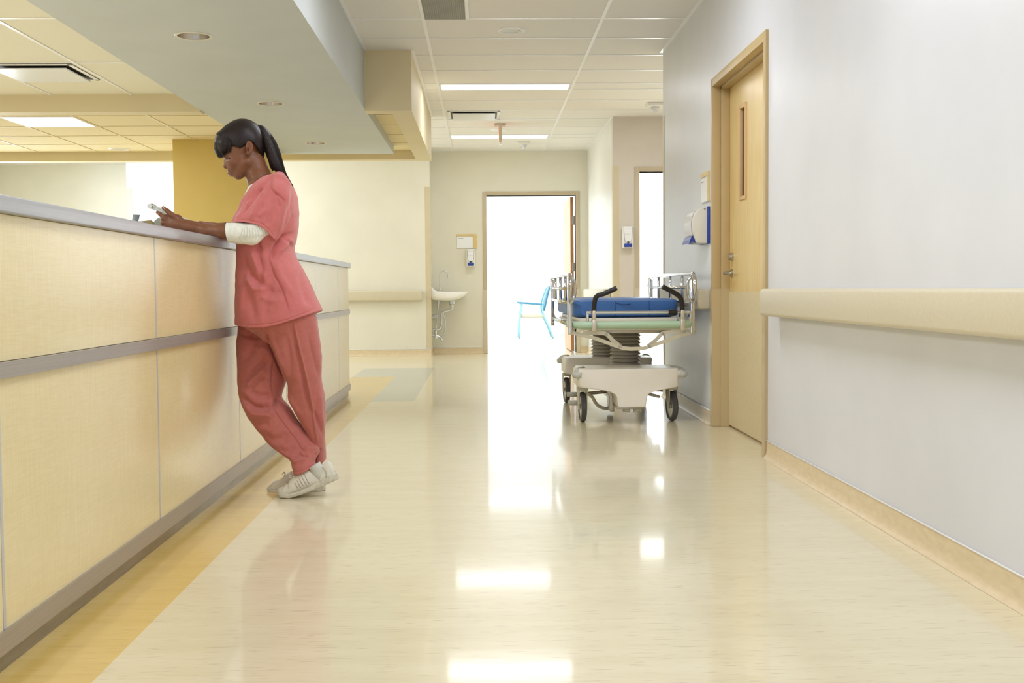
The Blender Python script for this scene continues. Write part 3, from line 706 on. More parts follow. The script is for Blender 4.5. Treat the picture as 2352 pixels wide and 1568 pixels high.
t = thing('stapler', 'small tan and steel stapler on the countertop left of the tape roll', 'stapler', (-1.42, 4.8, 1.08))
m = MB(); m.box(-1.47, -1.36, 4.78, 4.815, 1.0805, 1.095, .004); m.build('base', M['black'], t, 40)
m = MB(); m.prism([(-1.465, 4.783, 1.124), (-1.385, 4.783, 1.138), (-1.372, 4.783, 1.146), (-1.385, 4.783, 1.160), (-1.465, 4.783, 1.152)], (0, .03, 0), .004); m.build('arm', pbr('tan enamel', (200, 176, 120), .35), t, 40)
m = MB(); m.box(-1.40, -1.38, 4.785, 4.812, 1.095, 1.137); m.build('hinge', M['satin'], t)
t = thing('bulldog_clip', 'upright grey metal clip standing on the countertop, leftmost of the small items', 'clip', (-1.42, 4.72, 1.08))
m = MB(); m.prism([(-1.447, 4.71, 1.110), (-1.424, 4.71, 1.110), (-1.407, 4.71, 1.177), (-1.432, 4.71, 1.179)], (0, .012, 0), .002); m.build('plate', pbr('grey metal plate', (128, 136, 140), .35, .6), t, 40)
m = MB(); m.box(-1.45, -1.385, 4.70, 4.74, 1.0805, 1.12, .004); m.lathe([(0, -.005), (.016, -.005), (.016, .04), (0, .04)], (-1.402, 4.70, 1.135), (0, 1, 0), 18); m.tube([(-1.41, 4.72, 1.14), (-1.39, 4.72, 1.15), (-1.375, 4.72, 1.138)], .004, 8); m.build('spring', M['satin'], t, 40)
# ================================================================== hospital stretcher
T = thing('hospital_stretcher', 'wheeled hospital stretcher with blue mattress parked along the right wall', 'stretcher', (.93, 7.9, 0))
shell = vary(pbr('ivory plastic shell', (236, 232, 222), .38), (232, 227, 216), (4, 4, 4))
greyp = pbr('pale grey rubber', (196, 196, 188), .5)
ivory = pbr('ivory painted steel', (226, 221, 205), .35)
mint = pbr('mint bumper vinyl', (176, 205, 178), .4)
XL, XRR, YN, YF = .545, 1.315, 6.97, 8.92
# base shells
def endshell(y0, y1, drop):
    m = MB()
    xa, xb = .597, 1.247
    o = [(xa+.015, .352), (xb-.01, .352), (xb, .335), (xb, .236), (xb-.02, .228), (1.13, .212), (1.07, .200), (1.045, .188), (1.036, .17), (1.030, .125), (1.020, .108), (.850, .108), (.842, .125), (.838, .17), (.825, .192), (.79, .205), (.72, .220), (xa+.015, .232), (xa, .24), (xa, .335)]
    if not drop: o = [p if p[1] > .2 else (p[0], .205) for p in o]
    n = len(o); d = y1-y0; rings = []
    # bulging front face: each loft ring is the outline, pulled in at both ends
    for f, s_, dz in ((0, .93, 0), (.008, .950, 0), (.025, .972, 0), (.05, .987, 0), (.09, .997, 0), (.14, 1, 0), (.88, 1, 0), (.96, .985, 0), (1, .95, 0)):
        cx, cz = .922, .285
        rings.append([(cx+(x-cx)*s_, y0+d*f-(.035*(1-((x-cx)/.33)**2) if f < .5 else 0), cz+(z-cz)*(s_ if z > .2 else 1-(1-s_)*.4)) for x, z in o])
    m.loft(rings); return m
endshell(7.12, 7.50, True).build('base_shell', shell, T, 50)
endshell(8.28, 8.66, False).build('base_shell', shell, T, 50)
m = MB(); m.box(.66, 1.18, 7.45, 8.33, .20, .27, .02, 3); m.build('base_tray', shell, T, 40)
for x, y, sx, sy in ((.600, 7.16, -1, -1), (1.262, 7.16, 1, -1), (.600, 8.62, -1, 1), (1.262, 8.62, 1, 1)):
    m = MB(); m.tube([(x-sx*.045, y-sy*.09, .345), (x-sx*.01, y-sy*.045, .34), (x+sx*.003, y, .318), (x-sx*.03, y+sy*.035, .312)], [.016, .02, .026, .022], 12, True, 1)
    m.lathe([(0, -.022), (.032, -.020), (.040, -.008), (.040, .008), (.03, .018), (0, .02)], (x-sx*.004, y+sy*.004, .312), n=20, ); m.build('corner_bumper', greyp, T, True)
# casters
for x, y, rz in ((.640, 7.275, .06), (1.219, 7.27, .13), (.628, 8.50, .06), (1.20, 8.50, .08)):
    c, s_ = math.cos(rz), math.sin(rz); ax = Vector((c, s_, 0)); fwd = Vector((-s_, c, 0))
    cc = Vector((x, y, .097))
    m = MB(); m.lathe([(.030, -.012), (.074, -.012), (.0755, -.017), (.090, -.0165), (.0965, -.009), (.0965, .009), (.090, .0165), (.0755, .017), (.074, .012), (.030, .012)], cc, ax, 40)
    whl = m.build('wheel', pbr('dark grey rubber tyre', (74, 74, 78), .45), T, 40)
    m = MB(); m.lathe([(0, -.018), (.016, -.018), (.020, -.013), (.0735, -.0122), (.0735, .0122), (.020, .013), (.016, .018), (0, .018)], cc, ax, 32); m.build('hub', pbr('silver wheel disc', (206, 204, 198), .25, .7), whl, 40)
    m = MB()
    for sg in (-1, 1):
        p = cc+ax*sg*.022
        m.prism([p+fwd*-.018+Vector((0, 0, -.015)), p+fwd*.018+Vector((0, 0, -.015)), p+fwd*.045+Vector((0, 0, .085)), p+fwd*.045+Vector((0, 0, .115)), p+fwd*-.035+Vector((0, 0, .115)), p+fwd*-.035+Vector((0, 0, .08))], ax*sg*.006)
    m.obox(cc+fwd*.005+Vector((0, 0, .117)), ax, fwd, (0, 0, 1), .032, .042, .012, .006); m.tube([cc+Vector((0, 0, .125)), cc+Vector((0, 0, .20))], .02, 14)
    m.build('caster_fork', pbr('silver painted fork', (196, 192, 180), .35, .3), T, 40)
# bellows columns
for cx, cy in ((.962, 7.62), (.908, 8.42)):
    m = MB(); pr = [(.088, .335)]; n = 11; z0, z1 = .335, .60
    for i in range(n): a = z0+(z1-z0)*i/n; b = z0+(z1-z0)*(i+.5)/n; pr += [(.086, a+.004), (.104, b-.002), (.104, b+.002)]
    pr += [(.086, z1)]
    m.lathe(pr, (cx, cy, 0), n=40); m.build('bellows', pbr('grey rubber bellows', (168, 163, 152), .28), T, 25)
# deck frame
m = MB()
m.box(.60, 1.27, 7.10, 8.88, .605, .645, .01); m.box(.62, 1.25, 7.25, 8.85, .645, .668, .006)
m.build('deck_frame', ivory, T, 40)
m = MB(); m.box(.76, 1.10, 7.35, 8.65, .565, .606, .01); m.box(.67, 1.19, 7.12, 7.20, .575, .606, .008); m.build('lift_frame', pbr('satin grey lift frame', (190, 186, 176), .3, .5), T, 40)
# mint bumper bar round the near end
m = MB(); m.tube([(.555, 7.30, .632), (.565, 7.12, .632), (.60, 7.03, .632), (.66, 7.015, .632), (.93, 7.01, .632), (1.22, 7.015, .632), (1.275, 7.03, .632), (1.31, 7.10, .632), (1.315, 7.30, .632)], .0235, 16, True, 2); m.build('bumper_bar', mint, T, True)
m = MB(); m.box(.585, 1.29, 7.035, 7.065, .598, .612, .003); m.build('bumper_channel', ivory, T, 40)
for x in (.555, 1.315):
    m = MB(); m.tube([(x, 7.30, .632), (x, 8.86, .632)], .016, 12); m.build('side_bar', M['chrome'], T, True)
# mattress
blue = vary(pbr('blue vinyl', (64, 112, 180), .4), (58, 104, 170), (6, 6, 6), bump=.25, bump_scale=(7, 5, 9), dist=.02)
m = MB(); nx, ny = 18, 36; x0, x1, y0, y1, z0, z1 = .592, 1.272, 7.32, 8.93, .668, .790
rings = []
for j in range(ny+1):
    f = j/ny; y = y0+(y1-y0)*f; e = min(f, 1-f)*(y1-y0)
    r = .035; sh = (r-math.sqrt(max(0, r*r-(r-e)**2))) if e < r else 0
    R = []; hw = (x1-x0)/2-sh; hz = (z1-z0)/2-sh*.5
    for k in range(48):
        a = 2*PI*(k+.5)/48; c, s_ = math.cos(a), math.sin(a); p = .22
        R.append(((x0+x1)/2+hw*math.copysign(abs(c)**p, c), y, (z0+z1)/2+hz*math.copysign(abs(s_)**(p*1.3), s_)+.004*math.sin(f*9+1)*(s_ > 0)))
    rings.append(R)
m.loft(rings); mt = m.build('mattress', blue, T, 60)
seam_shade = pbr('dark blue seam and crease shade', (28, 60, 128), .4)
for x in (.86, 1.08):
    m = MB(); m.tube([(x, y0-.0008, .68), (x+.002, y0-.002, .73), (x, y0-.0008, .775)], .0016, 6); m.build('seam', seam_shade, mt, True)
m = MB(); m.tube([(.865, y0-.001, .765), (.91, y0-.004, .752), (.96, y0-.001, .757)], .0022, 6, True, 1)  # dark tube drawn as the shade of a crease
m.build('crease', seam_shade, mt, True)
# side rails (chrome tube, folded up)
def siderail(x, out):
    m = MB(); r = .0125; zt, zb, zm = .948, .772, .862
    loop = [(x, 7.10, zb), (x, YN+.04, zb+.03), (x, YN, zb+.09), (x, YN, zt-.05), (x, YN+.05, zt), (x, YN+.12, zt), (x, YF-.12, zt), (x, YF-.04, zt-.005), (x, YF, zt-.06), (x, YF, zb+.09), (x, YF-.05, zb+.02), (x, YF-.12, zb), (x, 7.10, zb)]
    m.tube(loop, r, 12, True, 2); fr_ = m.build('side_rail', M['chrome'], T, True)
    for y in (7.42, 7.90, 8.42):
        m = MB(); m.tube([(x, y, zb), (x, y+.01, zm), (x, y, zt)], .010, 10); m.build('rail_spindle', M['chrome'], fr_, True)
    m = MB(); m.tube([(x+out*.002, 7.16, zm), (x, 8.75, zm)], .010, 10); m.build('middle_bar', M['chrome'], fr_, True)
    for y in (YN+.10, YF-.10):
        m = MB(); m.box(x-.014, x+.014, y-.018, y+.018, .572, zt-.02, .004); m.lathe([(0, 0), (.009, 0), (.009, -.004), (0, -.005)], (x, y-.0185, .60), (0, 1, 0), 14); m.build('rail_post', M['chrome'], T, 40)
    m = MB()      # outer grip hoop on the near post
    xo = x+out*.028
    m.tube([(x, YN+.08, zt-.02), (xo, YN+.08, zt-.035), (xo+out*.006, YN+.08, .88), (xo+out*.004, YN+.08, .80), (x, YN+.08, .765)], .009, 10, True, 2); m.build('release_handle', M['chrome'], T, True)
siderail(XL, -1 if False else 1); siderail(XRR, -1)
for x in (XL, XRR):
    sg = 1 if x < .9 else -1
    m = MB(); m.tube([(x, 8.82, .72), (x, 8.82, .655), (x+sg*.03, 8.80, .615), (x+sg*.11, 8.78, .602)], .013, 10, True, 2); m.build('rail_link', ivory, T, True)
m = MB(); m.box(.60, .64, 8.0, 8.03, .575, .592, .004); m.build('release_tab', pbr('red release tab', (190, 44, 40), .4), T, 40)
# linkage bars under the near end
def bar(pts, y, w_, th=.006, name='linkage_bar'):
    m = MB(); up_ = []; dn = []
    P_ = [Vector((p[0], 0, p[1])) for p in pts]
    for i, p in enumerate(P_):
        t_ = (P_[min(i+1, len(P_)-1)]-P_[max(i-1, 0)]).normalized(); n_ = Vector((-t_.z, 0, t_.x))
        up_.append(p+n_*w_); dn.append(p-n_*w_)
    m.prism([(q.x, y, q.z) for q in up_+dn[::-1]], (0, th, 0), .0015, 1); m.build(name, ivory, T, 40)
yl = 7.085
bar([(.548, .586), (.70, .548), (.80, .512), (.860, .490), (.885, .482), (.93, .478), (1.00, .479), (1.025, .484), (1.05, .492), (1.12, .516), (1.22, .553), (1.33, .582)], yl, .0115)
for sgn, xc in ((1, 0), (-1, 1)):
    f = (lambda v: v) if sgn == 1 else (lambda v: 1.918-v-.01)
    pts = [(f(.63), .580), (f(.72), .582), (f(.765), .578), (f(.785), .568), (f(.82), .530), (f(.868), .492)]
    if sgn == -1: pts = pts[::-1]
    bar(pts, yl+.012, .0125)
for x, z in ((.548, .586), (.776, .570), (.862, .491), (1.048, .491), (1.134, .570), (1.33, .582)):
    m = MB(); m.lathe([(0, -.004), (.008, -.004), (.009, 0), (.009, .02)], (x, yl-.001, z), (0, 1, 0), 14); m.build('pivot_bolt', M['satin'], T, 40)
# push bar and handles at the near end
m = MB(); m.tube([(.645, 7.045, .708), (1.305, 7.045, .706)], .0105, 14)
for x in (.655, .69, 1.245, 1.30): m.box(x-.008, x+.008, 7.04, 7.10, .64, .716, .003)
m.build('push_bar', M['chrome'], T, 40)
m = MB(); m.tube([(1.160, 7.045, .7065), (1.215, 7.045, .7065)], .019, 18); m.build('push_bar_sleeve', M['black'], T, 50)
def handle(b, mid, tip):
    m = MB(); m.box(b[0]-.014, b[0]+.014, 7.004-.028, 7.004, .595, .665, .003); m.box(b[0]-.011, b[0]+.011, 6.982, 7.02, .66, .722, .004); m.build('handle_socket', pbr('cream metal socket', (206, 198, 184), .3, .6), T, 40)
    m = MB(); m.tube([(b[0], 7.0, .715), (b[0], 7.0, mid-.02), (b[0]+(tip[0]-b[0])*.10, 6.995, mid+.030), (b[0]+(tip[0]-b[0])*.42, 6.985, tip[1]-.038), tip2], .0155, 16, True, 2); m.build('handle', M['black'], T, 50)
tip2 = (.830, 6.975, .862); handle((.690, 0), .785, (.830, .862))
tip2 = (1.112, 6.975, .868); handle((1.240, 0), .775, (1.112, .868))
# pedals and brake linkage below
def pedal(pts, r, y, mat, name='pedal'):
    m = MB(); m.tube([(a, y, b) for a, b in pts], r, 12, True, 1); m.build(name, mat, T, True)
pedal([(.585, .118), (.67, .118)], .017, 7.9, greyp); pedal([(.565, .095), (.665, .093)], .018, 7.55, greyp)
pedal([(.665, .165), (.72, .150), (.75, .09), (.79, .062), (.86, .058)], .011, 7.5, ivory, 'brake_bar')
pedal([(.67, .118), (.80, .13), (.90, .14)], .012, 7.9, M['satin'], 'brake_bar')
pedal([(.89, .090), (.93, .083)], .017, 7.16, greyp); pedal([(.955, .083), (1.00, .090)], .017, 7.16, greyp)
m = MB(); m.box(.845, 1.03, 7.14, 7.40, .092, .11, .004); m.box(.86, 1.01, 7.5, 8.3, .10, .20, .01); m.box(.82, .85, 7.3, 7.45, .06, .2, .004); m.build('pedal_mount', M['satin'], T, 40)
m = MB(); m.obox((1.10, 7.3, .165), (1, 0, -.25), (0, 1, 0), (.25, 0, 1), .045, .03, .009, .006); m.build('pedal', greyp, T, 40)
pedal([(1.02, .17), (1.10, .19), (1.18, .185)], .010, 7.4, M['satin'], 'brake_bar')
pedal([(.90, .10), (.90, .045)], .022, 8.0, M['black'], 'steering_wheel_stub')
# ================================================================== the nurse
# Her body and clothes are modelled as smooth solid volumes, meshed with OpenVDB.
def to_px(co):
    """project room points (n,3) to photo pixels"""
    x = co[:, 0].copy(); y = co[:, 1].copy(); z = co[:, 2]-EYE
    c, s = math.cos(YAW), math.sin(YAW); x, y = c*x-s*y, s*x+c*y
    c, s = math.cos(PITCH), math.sin(PITCH); y, z = c*y-s*z, s*y+c*z
    u = x/y; v = -z/y
    c, s = math.cos(ROLL), math.sin(ROLL); u, v = c*u+s*v, -s*u+c*v
    return 1176+F_PX*u, 784+F_PX*v

class Vol:
    def __init__(s, lo, hi, h):
        s.h = h; s.lo = np.array(lo, float); n = [int(math.ceil((b-a)/h))+1 for a, b in zip(lo, hi)]
        s.x, s.y, s.z = [(s.lo[i]+h*np.arange(n[i])).astype(np.float32) for i in range(3)]
        s.d = np.full(n, .05, np.float32)
    def sl(s, lo, hi, m):
        r = []
        for i, a in enumerate((s.x, s.y, s.z)):
            i0 = max(0, int((lo[i]-m-s.lo[i])/s.h)); i1 = min(len(a), int((hi[i]+m-s.lo[i])/s.h)+2)
            if i1 <= i0: return None
            r.append(slice(i0, i1))
        return tuple(r)
    def grid(s, q): return s.x[q[0]][:, None, None], s.y[q[1]][None, :, None], s.z[q[2]][None, None, :]
    def put(s, q, d, k, op='add'):
        a = s.d[q]
        if op == 'add':
            if k > 0: h = np.clip(.5+.5*(a-d)/k, 0, 1); s.d[q] = a+(d-a)*h-k*h*(1-h)
            else: s.d[q] = np.minimum(a, d)
        else:          # subtract
            d = -d
            if k > 0: h = np.clip(.5-.5*(a-d)/k, 0, 1); s.d[q] = a+(d-a)*h+k*h*(1-h)
            else: s.d[q] = np.maximum(a, d)
    def ell(s, c, r, k=.006, op='add', axis=None):
        """ellipsoid; axis = (ux, uz) turns the first radius in the side view"""
        R = max(r); q = s.sl([v-R for v in c], [v+R for v in c], k+.01)
        if q is None: return
        X, Y, Z = s.grid(q); X = X-c[0]; Y = Y-c[1]; Z = Z-c[2]
        if axis is not None:
            l = math.hypot(*axis); ux, uz = axis[0]/l, axis[1]/l
            A = X*ux+Z*uz; B = -X*uz+Z*ux
        else: A, B = X, Z
        a = np.sqrt((A/r[0])**2+(Y/r[1])**2+(B/r[2])**2); b = np.sqrt((A/r[0]**2)**2+(Y/r[1]**2)**2+(B/r[2]**2)**2)+1e-9
        s.put(q, a*(a-1)/b, k, op)
    def cone(s, a, b, ra, rb, k=.006, op='add', ys=1.0):
        """capsule with two radii; ys stretches it across the body"""
        a = np.array(a, float); b = np.array(b, float); R = max(ra, rb)*max(1, ys)
        q = s.sl(np.minimum(a, b)-R, np.maximum(a, b)+R, k+.01)
        if q is None: return
        X, Y, Z = s.grid(q); ym = (a[1]+b[1])/2
        d = b-a; d = d*np.array([1, 1/ys, 1]); L = float(d@d)+1e-9
        PX, PY, PZ = X-a[0], (Y-a[1])/ys, Z-a[2]
        t = np.clip((PX*d[0]+PY*d[1]+PZ*d[2])/L, 0, 1)
        dd = np.sqrt((PX-t*d[0])**2+(PY-t*d[1])**2+(PZ-t*d[2])**2)-(ra+(rb-ra)*t)
        s.put(q, dd*min(1, ys) if ys < 1 else dd, k, op)
    def chain(s, pts, k=.006, op='add', ys=1.0):
        for (a, ra), (b, rb) in zip(pts[:-1], pts[1:]): s.cone(a, b, ra, rb, k, op, ys)
    def rows(s, tab, k=.01, p=2.3, off=0, op='add', capk=0):
        """stacked slices: (px_front, px_back, py, Y centre, half depth)"""
        zs, x0, x1, yc, hd = [], [], [], [], []
        for a, b, py, Y, w_ in tab:
            A = at(a, py, Y); B = at(b, py, Y); zs.append((A.z+B.z)/2); x0.append(A.x); x1.append(B.x); yc.append(Y); hd.append(w_)
        o = np.argsort(zs); zs, x0, x1, yc, hd = [np.array(v)[o] for v in (zs, x0, x1, yc, hd)]
        q = s.sl((x0.min(), (yc-hd).min(), zs.min()), (x1.max(), (yc+hd).max(), zs.max()), k+.012)
        X, Y, Z = s.grid(q); z = s.z[q[2]]
        def sm(v):          # smooth interpolation of the table
            f = np.interp(z, zs, v); n = max(1, int(.012/s.h)); kf = np.ones(2*n+1)/(2*n+1)
            return np.convolve(np.pad(f, n, mode='edge'), kf, 'valid').astype(np.float32)[None, None, :]
        a0, a1, c, b = sm(x0), sm(x1), sm(yc), sm(hd)
        xc = (a0+a1)/2; a = np.maximum((a1-a0)/2+off, .004); b = np.maximum(b+off, .004)
        g = (np.abs((X-xc)/a)**p+np.abs((Y-c)/b)**p)**(1/p)
        d = (g-1)*np.minimum(a, b)
        d = np.maximum(d, np.maximum(zs.min()-off-Z, Z-zs.max()-off))
        s.put(q, d, k, op)
    def keep(s, f):        # f(X, Z, Y) <= 0 is kept
        X, Y, Z = s.grid((slice(None),)*3); s.d = np.maximum(s.d, f(X, Z, Y).astype(np.float32))
    def mesh(s, name, smooth_it=0):
        d = s.d
        for _ in range(smooth_it):
            for ax in range(3): d = (np.roll(d, 1, ax)+np.roll(d, -1, ax)+2*d)/4
        d[0] = d[-1] = .05; d[:, 0] = d[:, -1] = .05; d[:, :, 0] = d[:, :, -1] = .05
        g = vdb.FloatGrid(background=.05); g.copyFromArray(np.ascontiguousarray(np.clip(d, -.05, .05)), tolerance=0)
        pts, quads = g.convertToQuads(0.0)
        co = pts.astype(np.float64)*s.h+s.lo
        return co, quads.astype(np.int64)

def np_mesh(name, co, quads, flip=None):
    # make faces point outwards
    a, b, c = co[quads[:, 0]], co[quads[:, 1]], co[quads[:, 2]]
    vol = np.einsum('ij,ij->i', a-co.mean(0), np.cross(b-co.mean(0), c-co.mean(0))).sum()
    if vol < 0: quads = quads[:, ::-1]
    me = bpy.data.meshes.new(name); n = len(co); m = len(quads)
    me.vertices.add(n); me.vertices.foreach_set('co', co.astype(np.float32).ravel())
    me.loops.add(m*4); me.loops.foreach_set('vertex_index', quads.astype(np.int32).ravel())
    me.polygons.add(m); me.polygons.foreach_set('loop_start', np.arange(0, m*4, 4, dtype=np.int32))
    me.update(calc_edges=True); me.validate()
    return me
def normals(co, quads):
    n = np.zeros_like(co); a = co[quads[:, 0]]; fn = np.cross(co[quads[:, 2]]-a, co[quads[:, 3]]-co[quads[:, 1]])
    vol = np.einsum('ij,ij->i', a-co.mean(0), fn).sum()
    if vol < 0: fn = -fn
    for i in range(4): np.add.at(n, quads[:, i], fn)
    return n/(np.linalg.norm(n, axis=1, keepdims=True)+1e-12)
def folds(co, quads, lst, noise=None, gain=1.9):
    """cloth folds: each is (polyline in photo pixels, width px, depth m); + is a valley, - a ridge"""
    n = normals(co, quads); px, py = to_px(co); face = np.clip(-n[:, 1]*2.0, 0, 1)
    disp = np.zeros(len(co))
    for pl, w_, dep in lst:
        best = np.full(len(co), 1e9); tb = np.zeros(len(co)); L = 0
        tot = sum(math.hypot(b[0]-a[0], b[1]-a[1]) for a, b in zip(pl[:-1], pl[1:]))
        for a, b in zip(pl[:-1], pl[1:]):
            dx, dy = b[0]-a[0], b[1]-a[1]; l2 = dx*dx+dy*dy
            t = np.clip(((px-a[0])*dx+(py-a[1])*dy)/l2, 0, 1); d = np.hypot(px-a[0]-t*dx, py-a[1]-t*dy)
            m = d < best; best[m] = d[m]; tb[m] = (L+t[m]*math.sqrt(l2))/tot; L += math.sqrt(l2)
        fade = np.clip(np.minimum(tb, 1-tb)*5+.15, 0, 1)
        disp -= gain*dep*np.exp(-(best/w_)**2)*fade*face
    if noise is not None: disp += noise(co, px, py)
    return co+n*disp[:, None]

YB = 4.84
def C2(cx, cy, w_=0):   # head close-up coordinates
    p = at(450+cx/6.819, 250+cy/6.819, YB+w_); return (p.x, p.y, p.z)
def C1(cx, cy, Y): p = at(300+cx/2.904, 240+cy/2.904, Y); return (p.x, p.y, p.z)
def C3(cx, cy, Y): p = at(500+cx/3.565, 740+cy/3.565, Y); return (p.x, p.y, p.z)
def C5(cx, cy, Y): p = at(300+cx/7.35, 440+cy/7.35, Y); return (p.x, p.y, p.z)
mm = .001; c2 = YB/F_PX/6.819     # metres per close-up unit

nurse = thing('person', 'woman in coral scrubs with a ponytail leaning on the desk, reading a chart', 'person', (-.85, YB, 0))

# ---- materials
def skin_mat():
    m = pbr('dark brown skin', (134, 87, 60), .44, spec=.4, sub=.12); vary(m, (126, 80, 54), (40, 40, 40), detail=4, bump=.12, bump_scale=(900, 900, 900), dist=.0004); return m
M['skin'] = skin_mat()
def cloth(name, c, c_, bs=1500):
    m = pbr(name, c, .85, spec=.25, sheen=.25); vary(m, c_, (60, 60, 60), detail=5, bump=.35, bump_scale=(bs, bs, bs), dist=.0004); return m
M['coral_top'] = cloth('coral cotton twill', (206, 118, 116), (202, 113, 111))
M['coral_pants'] = cloth('darker coral cotton twill', (190, 112, 104), (185, 107, 99))
M['white_knit'] = cloth('white knit cotton', (240, 240, 230), (232, 232, 221))
def hair_mat():
    m = pbr('dark brown hair', (27, 17, 15), .44, spec=.4); nt = m.node_tree; L = nt.links; b = nt.nodes['Principled BSDF']
    tc = N(m, "ShaderNodeTexCoord"); mp = N(m, "ShaderNodeMapping"); mp.inputs["Scale"].default_value = (260, 900, 90)
    mp.inputs['Rotation'].default_value = (0, .5, 0)
    L.new(tc.outputs['Object'], mp.inputs['Vector']); nz = N(m, 'ShaderNodeTexNoise'); nz.inputs['Scale'].default_value = 1; nz.inputs['Detail'].default_value = 4
    L.new(mp.outputs[0], nz.inputs['Vector'])
    cr = N(m, 'ShaderNodeValToRGB'); cr.color_ramp.elements[0].position = .35; cr.color_ramp.elements[1].position = .7
    cr.color_ramp.elements[0].color = lin((20, 12, 12)); cr.color_ramp.elements[1].color = lin((44, 28, 26)); L.new(nz.outputs['Fac'], cr.inputs[0]); L.new(cr.outputs[0], b.inputs['Base Color'])
    bp = N(m, 'ShaderNodeBump'); bp.inputs['Strength'].default_value = .35; bp.inputs['Distance'].default_value = .0006; L.new(nz.outputs['Fac'], bp.inputs['Height']); L.new(bp.outputs[0], b.inputs['Normal'])
    return m
M['hair'] = hair_mat()

# ---- head and neck
hv = Vol((-1.20, YB-.12, 1.24), (-.78, YB+.12, 1.63), .0016)
hv.ell(C2(690, 490), (325*c2, .074, 296*c2), 0, axis=(1, .12))                      # skull
hv.ell(C2(672, 742), (212*c2, .0615, 240*c2), .02, axis=(1, -.3))                  # mid face
hv.ell(C2(655, 880), (150*c2, .047, 165*c2), .02, axis=(1, .2))                    # lower face
hv.ell(C2(660, 1035), (72*c2, .024, 68*c2), .018)                                     # chin
for s_ in (-1, 1):
    hv.cone(C2(800, 830, s_*.044), C2(690, 1020, s_*.022), .020, .015, .022)           # jaw
    hv.ell(C2(585, 835, s_*.036), (62*c2, .020, 52*c2), .016)                         # cheek
    hv.ell(C2(515, 768, s_*.033), (30*c2, .0125, 20*c2), .012, 'sub')                    # eye socket
    hv.ell(C2(540, 780, s_*.030), (44*c2, .0130, 36*c2), .006)                          # eye under its lid
    hv.cone(C2(452, 735, s_*.010), C2(520, 700, s_*.040), .0075, .008, .012)            # brow
hv.ell(C2(578, 985), (72*c2, .025, 66*c2), .014)                                      # mouth area
hv.cone(C2(474, 775), C2(468, 880), .0072, .0086, .010)                               # nose
hv.ell(C2(462, 903), (32*c2, .0092, 30*c2), .005)
for s_ in (-1, 1): hv.ell(C2(508, 906, s_*.0135), (36*c2, .0072, 31*c2), .003)
for s_ in (-1, 1): hv.ell(C2(484, 938, s_*.008), (12*c2, .003, 7*c2), .002, 'sub')
hv.cone(C2(585, 1066), C2(600, 1062), .002, .002, .004, 'sub', 6)                      # fold under the lip
hv.cone(C2(520, 1018), C2(585, 998), .0012, .0008, .002, 'sub', 14)                    # mouth line
# ear
hv.ell(C2(838, 600, -.0735), (54*c2, .0085, 100*c2), .003, axis=(1, .10))
hv.ell(C2(822, 690, -.071), (30*c2, .006, 36*c2), .004)
hv.ell(C2(836, 592, -.082), (36*c2, .0052, 78*c2), .002, 'sub', axis=(1, .10))
hv.cone(C2(842, 560, -.079), C2(838, 640, -.080), .0022, .0020, .003)
hv.ell(C2(815, 640, -.080), (19*c2, .010, 30*c2), .002, 'sub')
hv.ell(C2(838, 600, .0735), (54*c2, .0085, 100*c2), .003, axis=(1, .10))
# neck
hv.cone(C2(900, 800), C2(1010, 1120), .046, .050, .022)
hv.cone(C2(1010, 1120), C2(1050, 1290), .050, .062, .02, ys=1.3)
head = hv.mesh('head', 0)

def surf(v, px, py, out=0.0):
    """nearest point of a volume seen at a pixel, lifted out by a little"""
    for Y in np.arange(float(v.y[0]), float(v.y[-1]), .0006):
        p = at(px, py, Y); i = int((p.x-v.lo[0])/v.h+.5); j = int((Y-v.lo[1])/v.h+.5); k = int((p.z-v.lo[2])/v.h+.5)
        if 0 <= i < len(v.x) and 0 <= j < len(v.y) and 0 <= k < len(v.z) and v.d[i, j, k] < 0:
            p = at(px, py, Y-out); return Vector((p.x, p.y, p.z))
    return at(px, py, YB)
def HS(cx, cy, out=.0003): return surf(hv, 450+cx/6.819, 250+cy/6.819, out)
# ---- arms, hands
def finger(v, pts, r, k=.0035):
    v.chain([(p, q) for p, q in zip(pts, r)], k)
av = Vol((-1.50, 4.58, 1.02), (-.80, 4.86, 1.42), .0020)
YA = 4.655
av.chain([(C1(985, 600, 4.72), .034), (C1(905, 780, 4.68), .033), (C1(805, 860, YA), .034), (C1(700, 850, YA), .0335), (C1(600, 845, 4.67), .029), (C1(500, 838, 4.69), .0245), (C1(420, 815, 4.70), .0205), (C1(375, 800, 4.705), .0205)], .012)
# wrist, palm
av.chain([(C5(960, 590, 4.70), .0215), (C5(850, 560, 4.705), .0215), (C5(760, 520, 4.71), .0235)], .012, ys=.9)
av.chain([(C5(790, 470, 4.712), .021), (C5(650, 440, 4.715), .0165)], .01)
av.chain([(C5(800, 560, 4.708), .022), (C5(640, 535, 4.71), .0165)], .01)
av.chain([(C5(810, 585, 4.71), .017), (C5(650, 580, 4.715), .0125)], .01)
MC = .0078
finger(av, [C5(760, 445, 4.700), C5(690, 385, 4.697), C5(620, 325, 4.700), C5(552, 272, 4.708)], [.0135, .0105, .0088, .0072], .005)     # thumb
finger(av, [C5(640, 440, 4.712), C5(568, 425, 4.703), C5(505, 388, 4.708), C5(452, 350, 4.722)], [.0105, .0092, .0080, .0066])            # index
finger(av, [C5(630, 490, 4.708), C5(552, 462, 4.700), C5(536, 450, 4.725), C5(520, 440, 4.76)], [.0105, .0094, .0084, .0072])           # middle
finger(av, [C5(640, 535, 4.706), C5(545, 525, 4.700), C5(535, 512, 4.726), C5(548, 505, 4.757)], [.0100, .0088, .0080, .0068])          # ring
finger(av, [C5(655, 578, 4.708), C5(562, 578, 4.704), C5(556, 566, 4.727), C5(572, 556, 4.75)], [.0090, .0078, .0072, .0062])            # little
